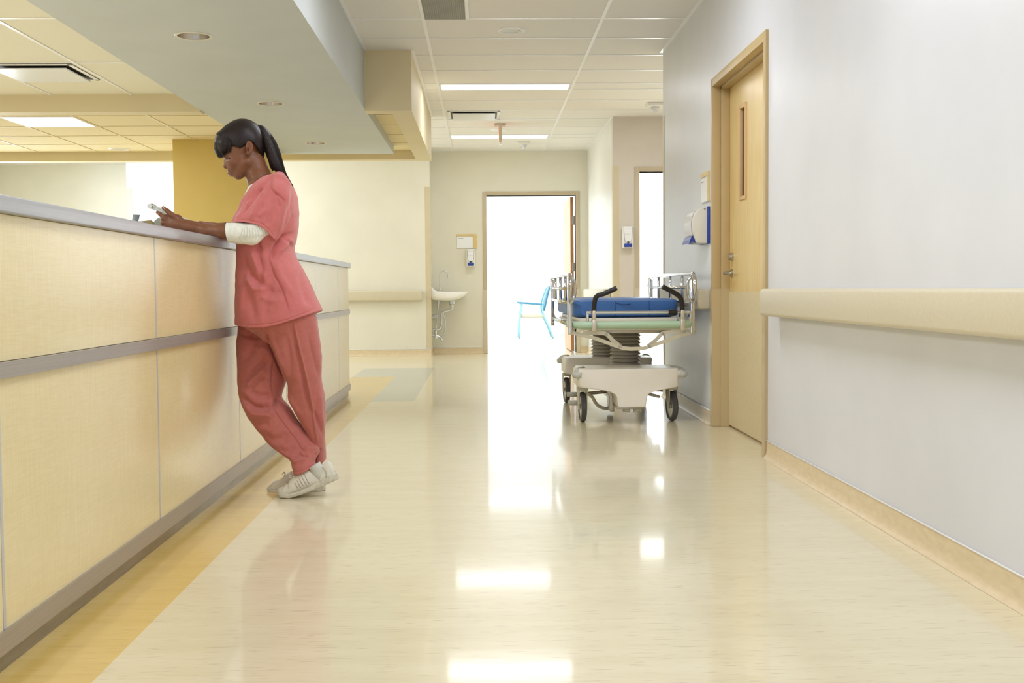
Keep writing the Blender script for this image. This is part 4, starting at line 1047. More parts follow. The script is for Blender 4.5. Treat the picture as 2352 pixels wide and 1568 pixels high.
av.keep(lambda X, Z, Y: np.where(X < -1.064, 1.0812-Z, -1.0))
arm = av.mesh('arm', 0)
fv = Vol((-1.46, 4.84, 1.04), (-.80, 5.10, 1.42), .0024)
fv.chain([(C1(985, 600, 4.96), .034), (C1(890, 780, 5.0), .034), (C1(790, 850, 5.03), .036), (C1(650, 835, 5.01), .031), (C1(540, 825, 4.98), .024), (C1(480, 815, 4.955), .020)], .012)
fv.chain([(C5(1330, 600, 4.955), .021), (C5(1200, 590, 4.93), .023)], .01)
for i, (dx, dy, dY) in enumerate(((0, -28, 0), (10, 5, .006), (25, 35, .008), (45, 60, .01))):
    finger(fv, [C5(1230+dx, 575+dy, 4.935+dY), C5(1140+dx, 560+dy, 4.925+dY), C5(1085+dx, 560+dy, 4.90+dY), C5(1090+dx, 572+dy, 4.875+dY)], [.010, .0085, .0078, .0065])
finger(fv, [C5(1240, 560, 4.92), C5(1180, 535, 4.90), C5(1120, 532, 4.885)], [.012, .0095, .0075])
fv.keep(lambda X, Z, Y: np.where(X < -1.064, 1.0812-Z, -1.0))
farm = fv.mesh('far_arm', 0)
# torso, pelvis and legs under the clothes
tv = Vol((-1.12, 4.6, .06), (-.70, 5.08, 1.42), .006)
TR = [(606, 648, 400, YB, .055), (588, 655, 412, YB, .10), (577, 664, 425, YB, .145), (570, 670, 440, YB, .165), (560, 676, 460, YB, .17), (550, 676, 490, YB, .165), (552, 670, 560, YB, .14), (556, 672, 600, YB, .14), (556, 690, 650, YB, .155), (556, 705, 700, YB, .155), (570, 705, 735, YB, .145), (585, 690, 752, YB, .09)]
tv.rows([(a+4, b-6, c, d, e-.012) for a, b, c, d, e in TR], .01)
tv.chain([(C3(350, 60, 4.92), .050), (C3(320, 400, 4.92), .042), (C3(340, 640, 4.91), .038), (C3(480, 850, 4.87), .030), (C3(650, 1010, 4.815), .026), (C3(720, 1120, 4.765), .024), (C3(745, 1215, 4.742), .024)], .02)
tv.chain([(C3(600, 60, 4.80), .048), (C3(720, 560, 4.835), .034), (C3(815, 900, 4.862), .026), (C3(815, 1120, 4.88), .027), (C3(800, 1200, 4.875), .028)], .02)
trunk = tv.mesh('trunk', 0)
cos, qs, off = [], [], 0
for c, q in (head, arm, farm, trunk): cos.append(c); qs.append(q if np.einsum('ij,ij->i', c[q[:, 0]]-c.mean(0), np.cross(c[q[:, 1]]-c.mean(0), c[q[:, 2]]-c.mean(0))).sum() > 0 else q[:, ::-1]); 
qq = []
for c, q in zip(cos, qs): qq.append(q+off); off += len(c)
link_mesh('body', np_mesh('body', np.concatenate(cos), np.concatenate(qq)), M['skin'], nurse, True)

# ---- face details
lip = pbr('rose lip with highlight', (172, 116, 104), .3)  # for the lower lip, lightened in colour as its highlight
lv = Vol((-1.16, YB-.04, 1.34), (-1.02, YB+.04, 1.46), .0011)
for s_ in (-1, 1):
    lv.chain([(C2(512, 1000), .0044), (C2(537, 995, s_*.010), .0044), (C2(584, 990, s_*.021), .0020)], .003)
co_, q_ = lv.mesh('u'); link_mesh('upper_lip', np_mesh('upper_lip', co_, q_), pbr('brown upper lip', (112, 66, 56), .4), nurse, True)
lv = Vol((-1.16, YB-.04, 1.34), (-1.02, YB+.04, 1.46), .0011)
for s_ in (-1, 1):
    lv.chain([(C2(540, 1038), .0056), (C2(556, 1032, s_*.010), .0054), (C2(588, 1004, s_*.020), .0024)], .003)
co_, q_ = lv.mesh('l'); link_mesh('lower_lip', np_mesh('lower_lip', co_, q_), lip, nurse, True)
def mirror(ps): return [Vector((p.x, 2*YB-p.y, p.z)) for p in ps]
for sd in (0, 1):
    f_ = mirror if sd else (lambda q: q)
    def face_tube(nm, pts, r, mt, out=.0004):
        m = MB(); m.tube(f_([HS(a, b, out) for a, b in pts]), r, 8, True, 1); return m.build(nm, mt, nurse, True)
    face_tube('eye', [(500, 785), (512, 786), (524, 782)], [.0005, .0012, .0006], pbr('painted glint', (120, 110, 104), .4), .0012)  # small pale tube, a glint painted on the eye
    face_tube('eyelashes', [(470, 790), (486, 792), (504, 790), (524, 786), (536, 774), (548, 756)], [.0006, .0013, .0021, .0023, .0014, .0005], pbr('dark eyelashes', (30, 20, 18), .8), .0001)
    face_tube('eyelid_shade_line', [(462, 768), (480, 754), (505, 746), (534, 748)], [.0004, .0006, .0006, .0003], pbr('painted lid shade', (84, 52, 38), .6), -.0002)  # dark line painted as shade in the lid fold
    face_tube('eyebrow', [(416, 716), (432, 698), (462, 684), (520, 680), (588, 692)], [.0008, .0020, .0024, .0016, .0005], pbr('dark eyebrow', (50, 32, 24), .9), -.0008)
    face_tube('nostril', [(478, 938), (490, 938)], [.0012, .0016], pbr('nostril shade', (50, 28, 22), .8), 0)  # dark tube coloured as the shade inside the nostril
def nail(c, u, v_, n_, w_, h_):
    m = MB(); m.obox(c, u, v_, n_, h_, w_, .0012, .0011, 2); m.build('fingernail', pbr('pale pink nail', (226, 184, 170), .25), nurse, 50)
tp = surf(av, 300+572/7.35, 440+282/7.35, -.0006); nail(tp, Vector(C5(552, 272, 4.7))-Vector(C5(620, 325, 4.7)), (0, 1, .6), (-.3, -.75, 1), .005, .0065)
tp = Vector(C5(1133, 528, 4.89)); nail(tp+Vector((0, -.004, .0058)), (1, 0, .35), (0, 1, .5), (-.2, -.6, 1), .0045, .006)

# ---- hair: cap with hairline, fringe, ponytail
HL = [(250, 700), (300, 745), (372, 766), (402, 745), (432, 690), (470, 620), (530, 576), (590, 566), (640, 580), (690, 602), (735, 594), (785, 548), (850, 500), (905, 530), (945, 590), (985, 690), (1020, 780), (1062, 850), (1200, 900)]
hx = np.array([C2(a, b, -.062)[0] for a, b in HL]); hz = np.array([C2(a, b, -.062)[2] for a, b in HL])
cv = Vol((-1.22, YB-.11, 1.30), (-.86, YB+.11, 1.63), .0018)
cv.ell(C2(738, 478), (322*c2, .0805, 318*c2), 0, axis=(1, .05))
cv.ell(C2(900, 560), (160*c2, .068, 240*c2), .02, axis=(1, -.25))
cv.cone(C2(960, 640), C2(1035, 800), .030, .012, .02, ys=1.5)
cv.ell(C2(520, 430), (130*c2, .062, 120*c2), .03)
cv.keep(lambda X, Z, Y: (np.interp(X.ravel(), hx, hz)[:, None, None]-Z)*.8)
fr_ = Vol((-1.22, YB-.11, 1.30), (-.86, YB+.11, 1.63), .0018)
fr_.chain([(C2(520, 400), .026), (C2(435, 465), .030), (C2(388, 560), .024), (C2(364, 640), .0165), (C2(372, 700), .011), (C2(392, 748), .0045)], .012, ys=2.0)
for sg in (-1, 1): fr_.chain([(C2(500, 450, sg*.045), .022), (C2(450, 560, sg*.048), .017), (C2(430, 640, sg*.046), .010), (C2(440, 700, sg*.042), .003)], .02)
sub = fr_.d
h_ = np.clip(.5+.5*(cv.d-sub)/.008, 0, 1); cv.d = cv.d+(sub-cv.d)*h_-.008*h_*(1-h_)
co_, q_ = cv.mesh('hair', 3)
def strands(co, quads, dirfun, amp, freq):
    n = normals(co, quads); t = dirfun(co); return co+n*(amp*(np.sin(t*freq)+.5*np.sin(t*freq*2.3+1)))[:, None]
cc = np.array(C2(960, 270))
def around(co):    # angle round the axis through the hair tie: combed-back strands
    d = co-cc; return np.arctan2(d[:, 1], -(d[:, 2]+.35*d[:, 0]))+.15*np.sin(d[:, 0]*40)
co_ = strands(co_, q_, around, .00012, 90)
hr = link_mesh('hair', np_mesh('hair', co_, q_), M['hair'], nurse, True)
pv = Vol((-1.02, YB-.07, 1.22), (-.80, YB+.07, 1.62), .0020)
def dens(pts, n=8):
    P_ = [np.array(list(p)+[r]) for p, r in pts]; P_ = [2*P_[0]-P_[1]]+P_+[2*P_[-1]-P_[-2]]; out = []
    for i in range(1, len(P_)-2):
        a, b, c, d = P_[i-1:i+3]
        for j in range(n):
            t = j/n; q = .5*((2*b)+(c-a)*t+(2*a-5*b+4*c-d)*t*t+(3*b-a-3*c+d)*t**3); out.append((tuple(q[:3]), float(q[3])))
    return out+[(tuple(P_[-2][:3]), float(P_[-2][3]))]
pv.chain(dens([(C2(975, 300), .014), (C2(1035, 345), .020), (C2(1105, 450), .0240), (C2(1165, 585), .0275), (C2(1222, 735), .0275), (C2(1275, 865), .0245), (C2(1330, 975), .0165), (C2(1405, 1080), .0085), (C2(1470, 1160), .0045), (C2(1520, 1222), .0012)]), 0, ys=1.1)
pv.chain([(C2(1180, 760), .016), (C2(1195, 880), .010), (C2(1198, 960), .0035)], .01)
co_, q_ = pv.mesh('pony', 1); dd = co_-np.array(C2(1165, 585))
co_ = strands(co_, q_, lambda c: np.arctan2(c[:, 1]-YB, (c[:, 0]+c[:, 2]*.45)-(cc[0]+cc[2]*.45)-.02), .0003, 23)
pony = link_mesh('ponytail', np_mesh('ponytail', co_, q_), M['hair'], nurse, True)
rs = random.Random(3)
m = MB()
for i in range(150):     # loose strands along the ponytail and its tip
    th = rs.uniform(0, 2*PI); rd = rs.uniform(.9, 1.03); w0 = math.sin(th)*.0285*rd; o = math.cos(th)*rd; a = 0
    path = [(1000, 318), (1050, 372), (1110, 460), (1165, 585), (1222, 735), (1275, 865), (1330, 975), (1405, 1080), (1470, 1160), (1520, 1222)]
    rr = [45, 70, 86, 100, 98, 86, 62, 34, 18, 4]
    m.tube([C2(x+o*r_*1.02+rs.uniform(-4, 4), y-o*r_*.45+rs.uniform(-4, 4)+(rs.uniform(-20, 16) if k == 9 else 0), w0*r_/100) for k, ((x, y), r_) in enumerate(zip(path, rr))], [.0006]*9+[.0002], 5, True, 1)
m.build('loose_strands', M['hair'], pony, True)['kind'] = 'stuff'
m = MB()
for i in range(110):     # fringe strands fanning over the forehead
    w0 = rs.uniform(-.058, .05); e = rs.uniform(-1, 1)
    a = abs(w0)/.058
    m.tube([C2(470+a*20, 395+a*30, w0*.9), C2(360+a*48+e*8, 450+a*30, w0), C2(300+a*75+e*10, 560+a*10, w0*1.02), C2(298+a*90+e*14, 660, w0), C2(330+a*90+e*18, 735-a*20+rs.uniform(-22, 18), w0*.97), C2(372+a*80+e*26, 772-a*30+rs.uniform(-26, 18), w0*.93)], [.0009, .0013, .0013, .0011, .0008, .0002], 5, True, 1)
for i in range(190):     # fine strands swept over the temple
    f = rs.uniform(0, 1); sx_, sy_ = 490+f*60+rs.uniform(-14, 14), 440+f*90+rs.uniform(-14, 14); ex_, ey_ = 395+f*165+rs.uniform(-16, 16), 772-f*88+rs.uniform(-60, 8)
    mx_, my_ = (sx_+ex_)/2-24+f*10, (sy_+ey_)/2-8
    pts = [HS(sx_, sy_, .004), HS((sx_+mx_)/2, (sy_+my_)/2, .006), HS(mx_, my_, .006), HS((mx_+ex_)/2-4, (my_+ey_)/2, .004), HS(ex_, ey_, .0012)]
    m.tube(pts, [.0005, .0006, .0006, .0005, .0001], 4, True, 1)
for i in range(260):     # soft baby hair along the hairline
    a = rs.uniform(470, 785); b0 = float(np.interp(a, [470, 545, 590, 640, 690, 735, 785], [612, 576, 566, 580, 602, 594, 548])); l_ = rs.uniform(2, 40)**1.0*(.6 if a > 700 else 1)
    m.tube([HS(a+14, b0-46, .002), HS(a+5, b0-12, .0022), HS(a-l_*.3, b0+l_, .0003)], [.0005, .0005, .0001], 4, True, 1)
m.build('fringe_strands', M['hair'], hr, True)['kind'] = 'stuff'
m = MB()
tc_ = Vector(C2(968, 300)); ax = Vector((1, 0, .42)).normalized(); u = Vector((0, 1, 0)); v = ax.cross(u)
m.tube([tc_+(u*math.cos(a)*.020+v*math.sin(a)*.019) for a in [2*PI*k/24 for k in range(25)]], .0035, 8, False); m.build('hair_tie', M['black'], hr, True)

# ---- scrub top
TT = [(604, 652, 396, YB, .045), (590, 660, 408, YB, .095), (578, 668, 420, YB, .140), (571, 675, 434, YB, .168), (562, 681, 454, YB, .185), (552, 684, 480, YB, .188), (538, 684, 505, YB, .182), (533, 683, 522, YB, .176), (540, 680, 545, YB, .168), (546, 676, 562, YB, .160), (546, 674, 576, YB, .157), (546, 683, 600, YB, .162), (545, 697, 622, YB, .168), (544, 711, 650, YB, .175), (543, 726, 684, YB, .182), (543, 738, 709, YB, .188), (543, 744, 730, YB, .19), (543, 752, 765, YB, .192)]
pv_ = Vol((-1.14, 4.56, .66), (-.62, 5.12, 1.42), .0028)
pv_.rows(TT, 0, 2.35)
SC = [(C1(975, 545, 4.73), .056), (C1(945, 620, 4.70), .062), (C1(880, 740, 4.685), .078), (C1(820, 850, 4.675), .090)]
pv_.chain(SC, .022, ys=.72)
FS = [(C1(975, 545, 4.95), .056), (C1(900, 640, 4.985), .062), (C1(850, 740, 5.0), .070), (C1(800, 850, 5.0), .078)]
pv_.chain(FS, .022, ys=.75)
# sleeve hem: a plane seen as the line (672,785)-(965,915) in the close-up; only the sleeve solids are cut there
X, Y, Z = pv_.grid((slice(None),)*3)
hp = [(560, 790), (672, 787), (760, 786), (850, 803), (905, 832), (968, 915), (1010, 990)]
sx = np.array([C1(a, b, 4.66)[0] for a, b in hp]); sz = np.array([C1(a, b, 4.66)[2] for a, b in hp])
zc = np.interp(pv_.x, sx, sz).astype(np.float32)[:, None, None]
body_only = Vol((-1.14, 4.56, .66), (-.62, 5.12, 1.42), .0028); body_only.rows(TT, 0, 2.35)
below = (zc-Z)
inside_sleeve = np.maximum(pv_.d, below)          # with everything cut at the sleeve hem
pv_.d = np.minimum(inside_sleeve, body_only.d)
# open sleeve: hollow it out a little above the hem
inn = Vol((-1.14, 4.56, .66), (-.62, 5.12, 1.42), .0028)
inn.chain([(p, r_-.006) for p, r_ in SC], .02, ys=.70); inn.chain([(p, r_-.006) for p, r_ in FS], .02, ys=.73)
hol = np.maximum(inn.d, Z-(zc+.03)); hol = np.maximum(hol, -(body_only.d-.004))
pv_.d = np.maximum(pv_.d, -hol)
# bottom hem and neckline
hm_ = [(520, 746), (543, 749), (575, 752), (610, 751), (644, 744), (679, 732), (713, 720), (742, 708.5), (770, 697)]
ex = np.array([at(a, b, 4.70).x for a, b in hm_]); ez = np.array([at(a, b, 4.70).z for a, b in hm_])
pv_.keep(lambda X, Z, Y: np.interp(X.ravel(), ex, ez)[:, None, None]-Z)
nk = [(540, 470), (562, 456), (575, 440), (589, 423), (604, 410), (622, 398), (640, 388), (660, 380)]
nx_ = np.array([at(a, b, 4.76).x for a, b in nk]); nz_ = np.array([at(a, b, 4.76).z for a, b in nk])
def neck(X, Z, Y): return np.minimum((Z-np.interp(X.ravel(), nx_, nz_)[:, None, None])*.75, .15-np.abs(Y-YB))
pv_.keep(neck)
co_, q_ = pv_.mesh('top')
def P1(*pts): return [(300+a/2.904, 240+b/2.904) for a, b in pts]
tf = [
 (P1((940, 470), (935, 560), (1025, 640), (1000, 780), (960, 900)), 3.0, .0045),
 (P1((1030, 640), (1010, 760), (985, 850)), 5, -.004),
 (P1((880, 540), (800, 640), (740, 730)), 6, .009), (P1((905, 560), (840, 690), (790, 770)), 7, -.006),
 (P1((830, 570), (760, 650), (715, 740)), 4, .005), (P1((790, 620), (740, 700), (700, 780)), 3, -.003),
 (P1((940, 480), (880, 540), (850, 580)), 4, .005), (P1((960, 570), (985, 640), (1000, 700)), 4, .003),
 (P1((850, 760), (900, 700), (910, 640)), 6, -.005), (P1((900, 810), (960, 700), (970, 620)), 6, .004),
 (P1((705, 765), (780, 770), (870, 790), (920, 830), (958, 885)), 1.6, .0022),
 (P1((1105, 850), (1020, 890), (960, 960), (930, 1040)), 6, .010), (P1((1095, 905), (1030, 930), (985, 1000)), 6, -.008), (P1((1090, 960), (1040, 900), (1060, 870)), 5, .008),
 (P1((1105, 700), (1050, 830), (975, 950)), 7, .006), (P1((1060, 700), (1010, 830), (960, 930)), 6, -.005),
 (P1((920, 930), (925, 1040), (960, 1140), (1010, 1230), (1040, 1320), (1060, 1400)), 2.2, .0042),
 (P1((850, 930), (850, 1010), (870, 1100), (870, 1190)), 7, .009), (P1((800, 960), (860, 1100), (900, 1180)), 8, -.007),
 (P1((740, 990), (790, 1120), (850, 1190), (900, 1210)), 8, .009), (P1((900, 1220), (820, 1230), (770, 1150)), 8, -.007),
 (P1((735, 1000), (760, 1180), (800, 1320), (830, 1460)), 10, .005), (P1((900, 1230), (960, 1260), (1020, 1250)), 9, .005),
 (P1((860, 1280), (940, 1310), (1030, 1300)), 8, -.004), (P1((960, 1040), (1000, 1150), (1080, 1280)), 9, -.004),
 (P1((850, 850), (855, 930), (870, 980)), 4, .007), (P1((1130, 1100), (1150, 1220), (1200, 1350)), 9, .004),
 (P1((1100, 560), (1080, 640), (1090, 760)), 6, -.003), (P1((715, 1462), (820, 1470), (930, 1462), (1030, 1438), (1130, 1402), (1262, 1352)), 1.3, .0018),
 (P1((790, 1000), (740, 1300), (735, 1450)), 6, -.003), (P1((960, 1100), (900, 1330), (905, 1450)), 9, .003),
]
def cloth_noise(amp, f):
    def fn(co, px, py):
        return amp*(np.sin(px*f+py*f*.6+2*np.sin(py*f*.7))*np.sin(py*f*.8-px*f*.3+1.5*np.sin(px*f*.5)))
    return fn
co_ = folds(co_, q_, tf, cloth_noise(.0011, .11))
top = link_mesh('scrub_top', np_mesh('scrub_top', co_, q_), M['coral_top'], nurse, True)
top['label'] = 'coral scrub top'

# ---- white undershirt: at the neckline and the pushed-up sleeve
uv = Vol((-1.12, 4.60, 1.0), (-.74, 5.08, 1.42), .0024)
uv.rows([(a+2.5, b-6, c, d, e-.012) for a, b, c, d, e in TT[:12]], 0, 2.3)
un = [(540, 440), (562, 429.5), (576, 426), (592, 422), (612, 410), (640, 394), (660, 384)]
ux_ = np.array([at(a, b, 4.76).x for a, b in un]); uz_ = np.array([at(a, b, 4.76).z for a, b in un])
uv.keep(lambda X, Z, Y: (Z-np.interp(X.ravel(), ux_, uz_)[:, None, None])*.9)
uv.keep(lambda X, Z, Y: 1.22-Z)
uv.keep(lambda X, Z, Y: np.abs(Y-YB)-.115)
co_, q_ = uv.mesh('us'); link_mesh('undershirt', np_mesh('undershirt', co_, q_), M['white_knit'], nurse, True)
sv = Vol((-1.10, 4.59, 1.02), (-.86, 4.75, 1.32), .0016)
sv.chain([(C1(950, 690, 4.71), .026), (C1(890, 800, 4.68), .0405), (C1(805, 862, YA), .0425), (C1(735, 858, YA), .0405), (C1(640, 853, YA+.003), .0405)], .016)
cut = [(632, 700), (640, 790), (644, 850), (655, 925), (660, 1000)]
cz_ = np.array([C1(a, b, YA)[2] for a, b in cut])[::-1]; cx_ = np.array([C1(a, b, YA)[0] for a, b in cut])[::-1]
sv.keep(lambda X, Z, Y: np.interp(Z.ravel(), cz_, cx_)[None, None, :]-X)
co_, q_ = sv.mesh('sl')
sf = [(P1((700, 800), (690, 850), (700, 915)), 1.3, .0012), (P1((668, 792), (662, 850), (672, 918)), 1.2, .0012)]
for i in range(9):
    x = 735+i*17; sf.append((P1((x, 795+i*2), (x+8, 830), (x-2+i*3, 880), (x-18+i*2, 915)), 1.7, .0030 if i % 2 == 0 else .0022)); sf.append((P1((x+8, 800+i*2), (x+17, 840), (x+5+i*3, 885)), 1.7, -.0020))
co_ = folds(co_, q_, sf)
link_mesh('undershirt_sleeve', np_mesh('undershirt_sleeve', co_, q_), M['white_knit'], nurse, True)

# ---- trousers
def R3(tab, y0, y1, h0, h1): # rows from the leg close-up
    out = []; n = len(tab)
    for i, (cy, lo, hi) in enumerate(tab):
        f = i/(n-1); out.append((500+lo/3.565, 500+hi/3.565, 740+cy/3.565, y0+(y1-y0)*f**1.6, h0+(h1-h0)*min(1, f*1.15)))
    return out
bent = [(-150, 200, 470), (-40, 185, 490), (30, 172, 520), (180, 155, 560), (300, 159, 570), (400, 163, 572), (490, 166, 560), (590, 172, 524), (630, 180, 528), (690, 208, 585), (780, 248, 640), (890, 332, 716), (990, 416, 796), (1035, 460, 842), (1075, 522, 832), (1120, 598, 800), (1180, 612, 800), (1262, 628, 800)]
strt = [(-150, 345, 770), (-40, 335, 806), (30, 350, 819), (180, 428, 843), (300, 480, 852), (430, 532, 851), (490, 572, 852), (560, 577, 870), (650, 592, 881), (770, 650, 885), (920, 740, 879), (1000, 775, 882), (1060, 792, 884), (1160, 800, 884)]
lg = Vol((-1.14, 4.60, .03), (-.60, 5.12, .82), .0028)
Bv = R3(bent, 4.925, 4.738, .095, .060); Sv = R3(strt, 4.779, 4.875, .092, .056)
lg.rows([(560, 712, 700, YB, .155), (556, 724, 728, YB, .165), (556, 730, 745, YB, .162), (580, 724, 762, YB, .145), (622, 716, 790, YB, .09)], 0)
lg.rows(Sv, .010, 2.3)
lb = Vol((-1.14, 4.60, .03), (-.60, 5.12, .82), .0028); lb.rows(Bv, .0, 2.3)
hb = [(560, 1280), (612, 1262), (628, 1247), (700, 1226), (800, 1178), (830, 1160), (900, 1130)]
bx = np.array([C3(a, b, 4.73)[0] for a, b in hb]); bz = np.array([C3(a, b, 4.73)[2] for a, b in hb])
lb.keep(lambda X, Z, Y: np.interp(X.ravel(), bx, bz)[:, None, None]-Z)
hs = [(760, 1190), (800, 1165), (868, 1140), (890, 1108), (930, 1100)]
bx2 = np.array([C3(a, b, 4.86)[0] for a, b in hs]); bz2 = np.array([C3(a, b, 4.86)[2] for a, b in hs])
lg.keep(lambda X, Z, Y: np.interp(X.ravel(), bx2, bz2)[:, None, None]-Z)
# the two legs stay apart below the crotch: blend near the hips only
zz_ = lg.z[None, None, :]; kk = np.clip((zz_-.60)*.25, .0015, .02).astype(np.float32)
h_ = np.clip(.5+.5*(lg.d-lb.d)/kk, 0, 1); lg.d = lg.d+(lb.d-lg.d)*h_-kk*h_*(1-h_)
lg.keep(lambda X, Z, Y: (Z-.805))
co_, q_ = lg.mesh('pants')
def P3(*pts): return [(500+a/3.565, 740+b/3.565) for a, b in pts]
pf = [
 (P3((375, 60), (410, 140), (470, 290), (530, 420), (570, 480)), 3, .007), (P3((420, 60), (450, 150), (500, 280), (550, 400)), 5, -.004),
 (P3((620, -10), (660, 170), (710, 380), (750, 560), (780, 720), (800, 880), (825, 1000)), 2.6, -.006), (P3((600, 20), (640, 200), (690, 400), (730, 600), (755, 760)), 6, .006),
 (P3((740, 100), (790, 300), (835, 450)), 5, .005), (P3((560, 100), (590, 300), (590, 450)), 8, .004), (P3((770, 700), (830, 840), (870, 930)), 5, .005), (P3((830, 560), (845, 760), (860, 900)), 6, -.004),
 (P3((460, 300), (445, 400), (440, 520), (462, 610)), 2.0, .0035), (P3((455, 640), (450, 700), (540, 830), (640, 960), (712, 1068)), 1.8, .0035),
 (P3((420, 290), (320, 380), (220, 500)), 7, .007), (P3((400, 370), (300, 450), (230, 540)), 6, -.006), (P3((400, 440), (320, 480), (260, 560)), 5, .005),
 (P3((180, 600), (280, 690), (370, 700), (450, 670)), 8, .010), (P3((200, 640), (300, 750), (420, 760), (480, 700)), 8, -.008), (P3((240, 560), (340, 600), (440, 600)), 7, .005),
 (P3((490, 620), (470, 665), (455, 700)), 4, .008), (P3((250, 790), (340, 840), (430, 830)), 8, .004),
 (P3((350, 900), (440, 960), (540, 950), (600, 900)), 9, .005), (P3((480, 1040), (580, 1060), (660, 1040), (700, 1000)), 8, .005),
 (P3((600, 1120), (660, 1080), (720, 1100), (700, 1070)), 5, .004), (P3((620, 1150), (680, 1130), (730, 1110)), 4, -.005),
 (P3((850, 1035), (825, 1065), (800, 1100)), 3, .004), (P3((830, 1015), (770, 1040), (700, 1030)), 5, -.006),
 (P3((230, 60), (260, 100), (330, 90)), 5, .006), (P3((180, 90), (260, 120), (360, 130)), 5, .005), (P3((340, 60), (300, 200), (200, 330)), 9, .005),
 (P3((630, 1228), (700, 1208), (790, 1165)), 1.4, .0016), (P3((560, 560), (600, 640), (680, 760)), 5, -.004), (P3((280, 200), (380, 220), (450, 280)), 8, -.004),
]
co_ = folds(co_, q_, pf, cloth_noise(.0012, .10))
tr = link_mesh('trousers', np_mesh('trousers', co_, q_), M['coral_pants'], nurse, True); tr['label'] = 'slightly darker coral scrub trousers'
m = MB(); m.prism([C1(1057, 1395, 4.63), C1(1066, 1394, 4.63), C1(1066, 1402, 4.63), C1(1057, 1403, 4.63)], (0, .003, 0)); m.b.free()

# ---- shoes
leather = vary(pbr('off white shoe leather', (226, 223, 208), .45), (214, 210, 194), (30, 30, 30), bump=.15, bump_scale=(120, 120, 120), dist=.001)
solem = vary(pbr('cream rubber sole', (214, 210, 194), .6), (196, 190, 172), (60, 60, 60))
def shoe(base, Y, yaw, stripes, opening=True):
    """base: sole line in leg close-up coordinates, toe to heel"""
    B = [Vector(C3(a, b, Y)) for a, b in base]
    # arc-length resample
    cum = [0]
    for a, b in zip(B[:-1], B[1:]): cum.append(cum[-1]+(b-a).length)
    L = cum[-1]
    def pt(s_):
        d = s_*L
        return Vector([float(np.interp(d, cum, [p[i] for p in B])) for i in range(3)])
    def fr(s_):
        p = pt(s_); t = (pt(min(1, s_+.04))-pt(max(0, s_-.04))).normalized(); n_ = Vector((-t.z, 0, t.x))
        if n_.z < 0: n_ = -n_
        return p, t, n_
    _wx = np.linspace(0, 1, 101); _w = np.interp(_wx, [0, .01, .03, .08, .18, .32, .5, .65, .85, .95, .985, 1], [.010, .018, .026, .036, .043, .047, .041, .035, .035, .029, .021, .012])
    _w[4:-4] = np.convolve(_w, np.ones(9)/9, 'same')[4:-4]
    def width(s_): return float(np.interp(s_, _wx, _w))
    def cshift(s_): return yaw*(s_-.5)
    def section(s_, h0, h1, wsc, ex, n=48, inset=0, topw=1):
        p, t, n_ = fr(s_); R = []; w_ = width(s_)*wsc-inset
        for k in range(n):
            a = 2*PI*k/n; c, sn = math.cos(a), math.sin(a)
            yy = w_*math.copysign(abs(c)**ex, c); hh = (h0+h1)/2+(h1-h0)/2*math.copysign(abs(sn)**ex, sn)
            f = (hh-h0)/max(h1-h0, 1e-4); yy *= 1+(topw-1)*max(0, f)**1.3
            R.append(p+n_*hh+Vector((0, yy+cshift(s_), 0)))
        return R
    root = None
    S = [0, .004, .008, .012, .03, .06, .1, .15, .2, .26, .33, .4, .47, .54, .61, .68, .75, .82, .88, .93, .965, .99]
    S = sorted(set(S+[round(.03+.03*i, 3) for i in range(32)]))
    top_h = lambda s_: float(np.interp(s_, [0, .012, .03, .05, .08, .15, .24, .32, .42, .52, .60, .68, .78, .88, .95, 1], [.020, .029, .036, .041, .046, .052, .060, .072, .088, .098, .094, .080, .072, .082, .090, .080]))
    m = MB(); m.loft([section(s_, .012, top_h(s_), .97, .72 if s_ < .3 else .8, topw=float(np.interp(s_, [0, .3, .5, 1], [.9, .62, .55, .62]))) for s_ in S])
    up_ = m.build('shoe', leather, nurse, 60)
    m = MB(); m.loft([section(s_, 0 if s_ > .1 else .012*(1-s_/.1), float(np.interp(s_, [0, .01, .03, .1, .4, .6, .75, 1], [.018, .022, .025, .023, .020, .024, .030, .036])), 1.06, .45) for s_ in S+[1.0]])
    m.build('sole', solem, up_, 50)
    for k in range(5):
        sm_ = .42+.045*k; m = MB(); pts = []
        for j in range(6):
            f = j/5; s_ = sm_-.05*f; p, t, n_ = fr(s_); hh = .028+(top_h(s_)-.036)*f; w_ = width(s_)*.97*(1-.36*f**1.3)
            pts.append(p+n_*hh+Vector((0, -w_*math.sqrt(max(.1, 1-.55*f*f))-.0008+cshift(s_), 0)))
        m.tube(pts, .0014, 6, True, 1); m.build('stripe', pbr('mauve piping', (186, 160, 150), .5), up_, True)
    for k in range(5):
        s_ = .34+.042*k; p, t, n_ = fr(s_); hh = top_h(s_)+.001; w_ = width(s_)*.42
        m = MB(); m.tube([p+n_*(hh-.012)+Vector((0, -w_+cshift(s_), 0)), p+n_*hh+Vector((0, -w_*.4+cshift(s_), 0)), p+n_*(hh+.001)+Vector((0, w_*.4+cshift(s_), 0))+t*.008, p+n_*(hh-.012)+Vector((0, w_+cshift(s_), 0))+t*.010], .0022, 8, True, 1); m.build('lace', pbr('cream lace', (210, 204, 188), .7), up_, True)
    p, t, n_ = fr(.36); q0 = p+n_*(top_h(.36)+.004)+Vector((0, -.006+cshift(.36), 0))
    for sg in (-1, 1):
        m = MB(); m.tube([q0, q0+n_*.010+Vector((0, sg*.012, 0))-t*.006, q0+n_*.004+Vector((0, sg*.024, 0))-t*.012, q0+n_*-.002+Vector((0, sg*.012, 0))-t*.002, q0], .0017, 6, True, 2); m.build('lace', pbr('cream lace loop', (206, 200, 184), .7), up_, True)
    m = MB(); c0 = [section(.86, .07, .072, .78, .9, 24)]
    p, t, n_ = fr(.70); sockc = p+n_*.07
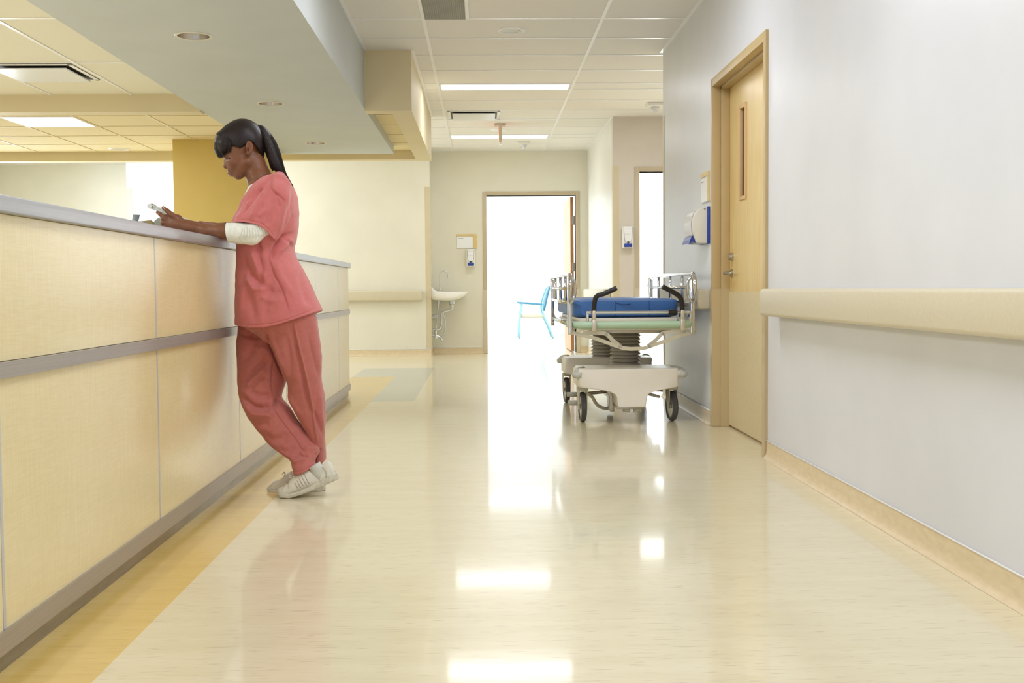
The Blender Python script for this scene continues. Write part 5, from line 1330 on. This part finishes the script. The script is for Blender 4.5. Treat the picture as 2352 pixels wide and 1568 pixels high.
    m.tube([p+n_*.030+t*.012, p+n_*.070+t*.016, p+n_*.096+t*.012], [.026, .0275, .027], 20, True, 1)
    m.build('sock', pbr('pale grey sock', (206, 206, 196), .9), nurse, True)
    # collar and heel counter seam
    m = MB(); pts = []
    for j in range(9):
        f = j/8; s_ = .86+.03*math.sin(f*PI); p, t, n_ = fr(s_); pts.append(p+n_*(.030+.048*f)+Vector((0, -width(s_)*.97*(1-.3*f**1.5)-.0006+cshift(s_), 0)))
    m.tube(pts, .0011, 6); m.build('heel_seam', pbr('grey seam', (168, 160, 146), .6), up_, True)
    return up_
shoe([(474, 1392), (520, 1424), (600, 1430), (700, 1400), (850, 1345), (990, 1282)], 4.725, .015, 5)['label'] = 'near white shoe with heel raised'
shoe([(393, 1378), (430, 1397), (520, 1400), (650, 1392), (780, 1385), (884, 1372)], 4.868, -.01, 5)['label'] = 'far white shoe flat on the floor'

# ================================================================== the chart she holds
A = Vector(C5(305, 236, 4.735)); Bp = Vector(C5(1075, 553, 4.745)); u = (Bp-A).normalized(); wv = Vector((.01, 1, -.03)).normalized(); nn = wv.cross(u).normalized()
if nn.z < 0: nn = -nn
t = thing('chart_folder', 'light grey chart folder held up in her hands over the countertop', 'folder', (A+Bp)/2)
Lh = (Bp-A).length/2+.02; cen = A+u*Lh+wv*.095
def pl(nm, du, dn, hu, hw, hn, mt, bev=.002):
    m = MB(); m.obox(cen+u*du+nn*dn, u, wv, nn, hu, hw, hn, bev); return m.build(nm, mt, t, 40)
pl('cover', 0, -.0055, Lh, .105, .0018, pbr('grey green folder cover', (196, 201, 190), .4))
pl('pages', .006, 0, Lh-.012, .100, .0038, pbr('white paper block', (238, 238, 232), .7), .001)
pl('cover', 0, .0055, Lh-.004, .105, .0015, pbr('pale folder front', (222, 226, 218), .35))
m = MB(); e0 = cen-u*(Lh-.006)
m.tube([e0+wv*-.105, e0+wv*.105], .0095, 14); m.build('spine', pbr('white spine', (228, 232, 224), .3), t, 50)
for k in (-.085, -.06): 
    m = MB(); p = e0+wv*k+nn*.004; m.tube([p+u*-.006, p+nn*.008+u*-.002, p+nn*.008+u*.010, p+u*.014], .0018, 8, True, 2); m.build('metal_clip', M['satin'], t, True)
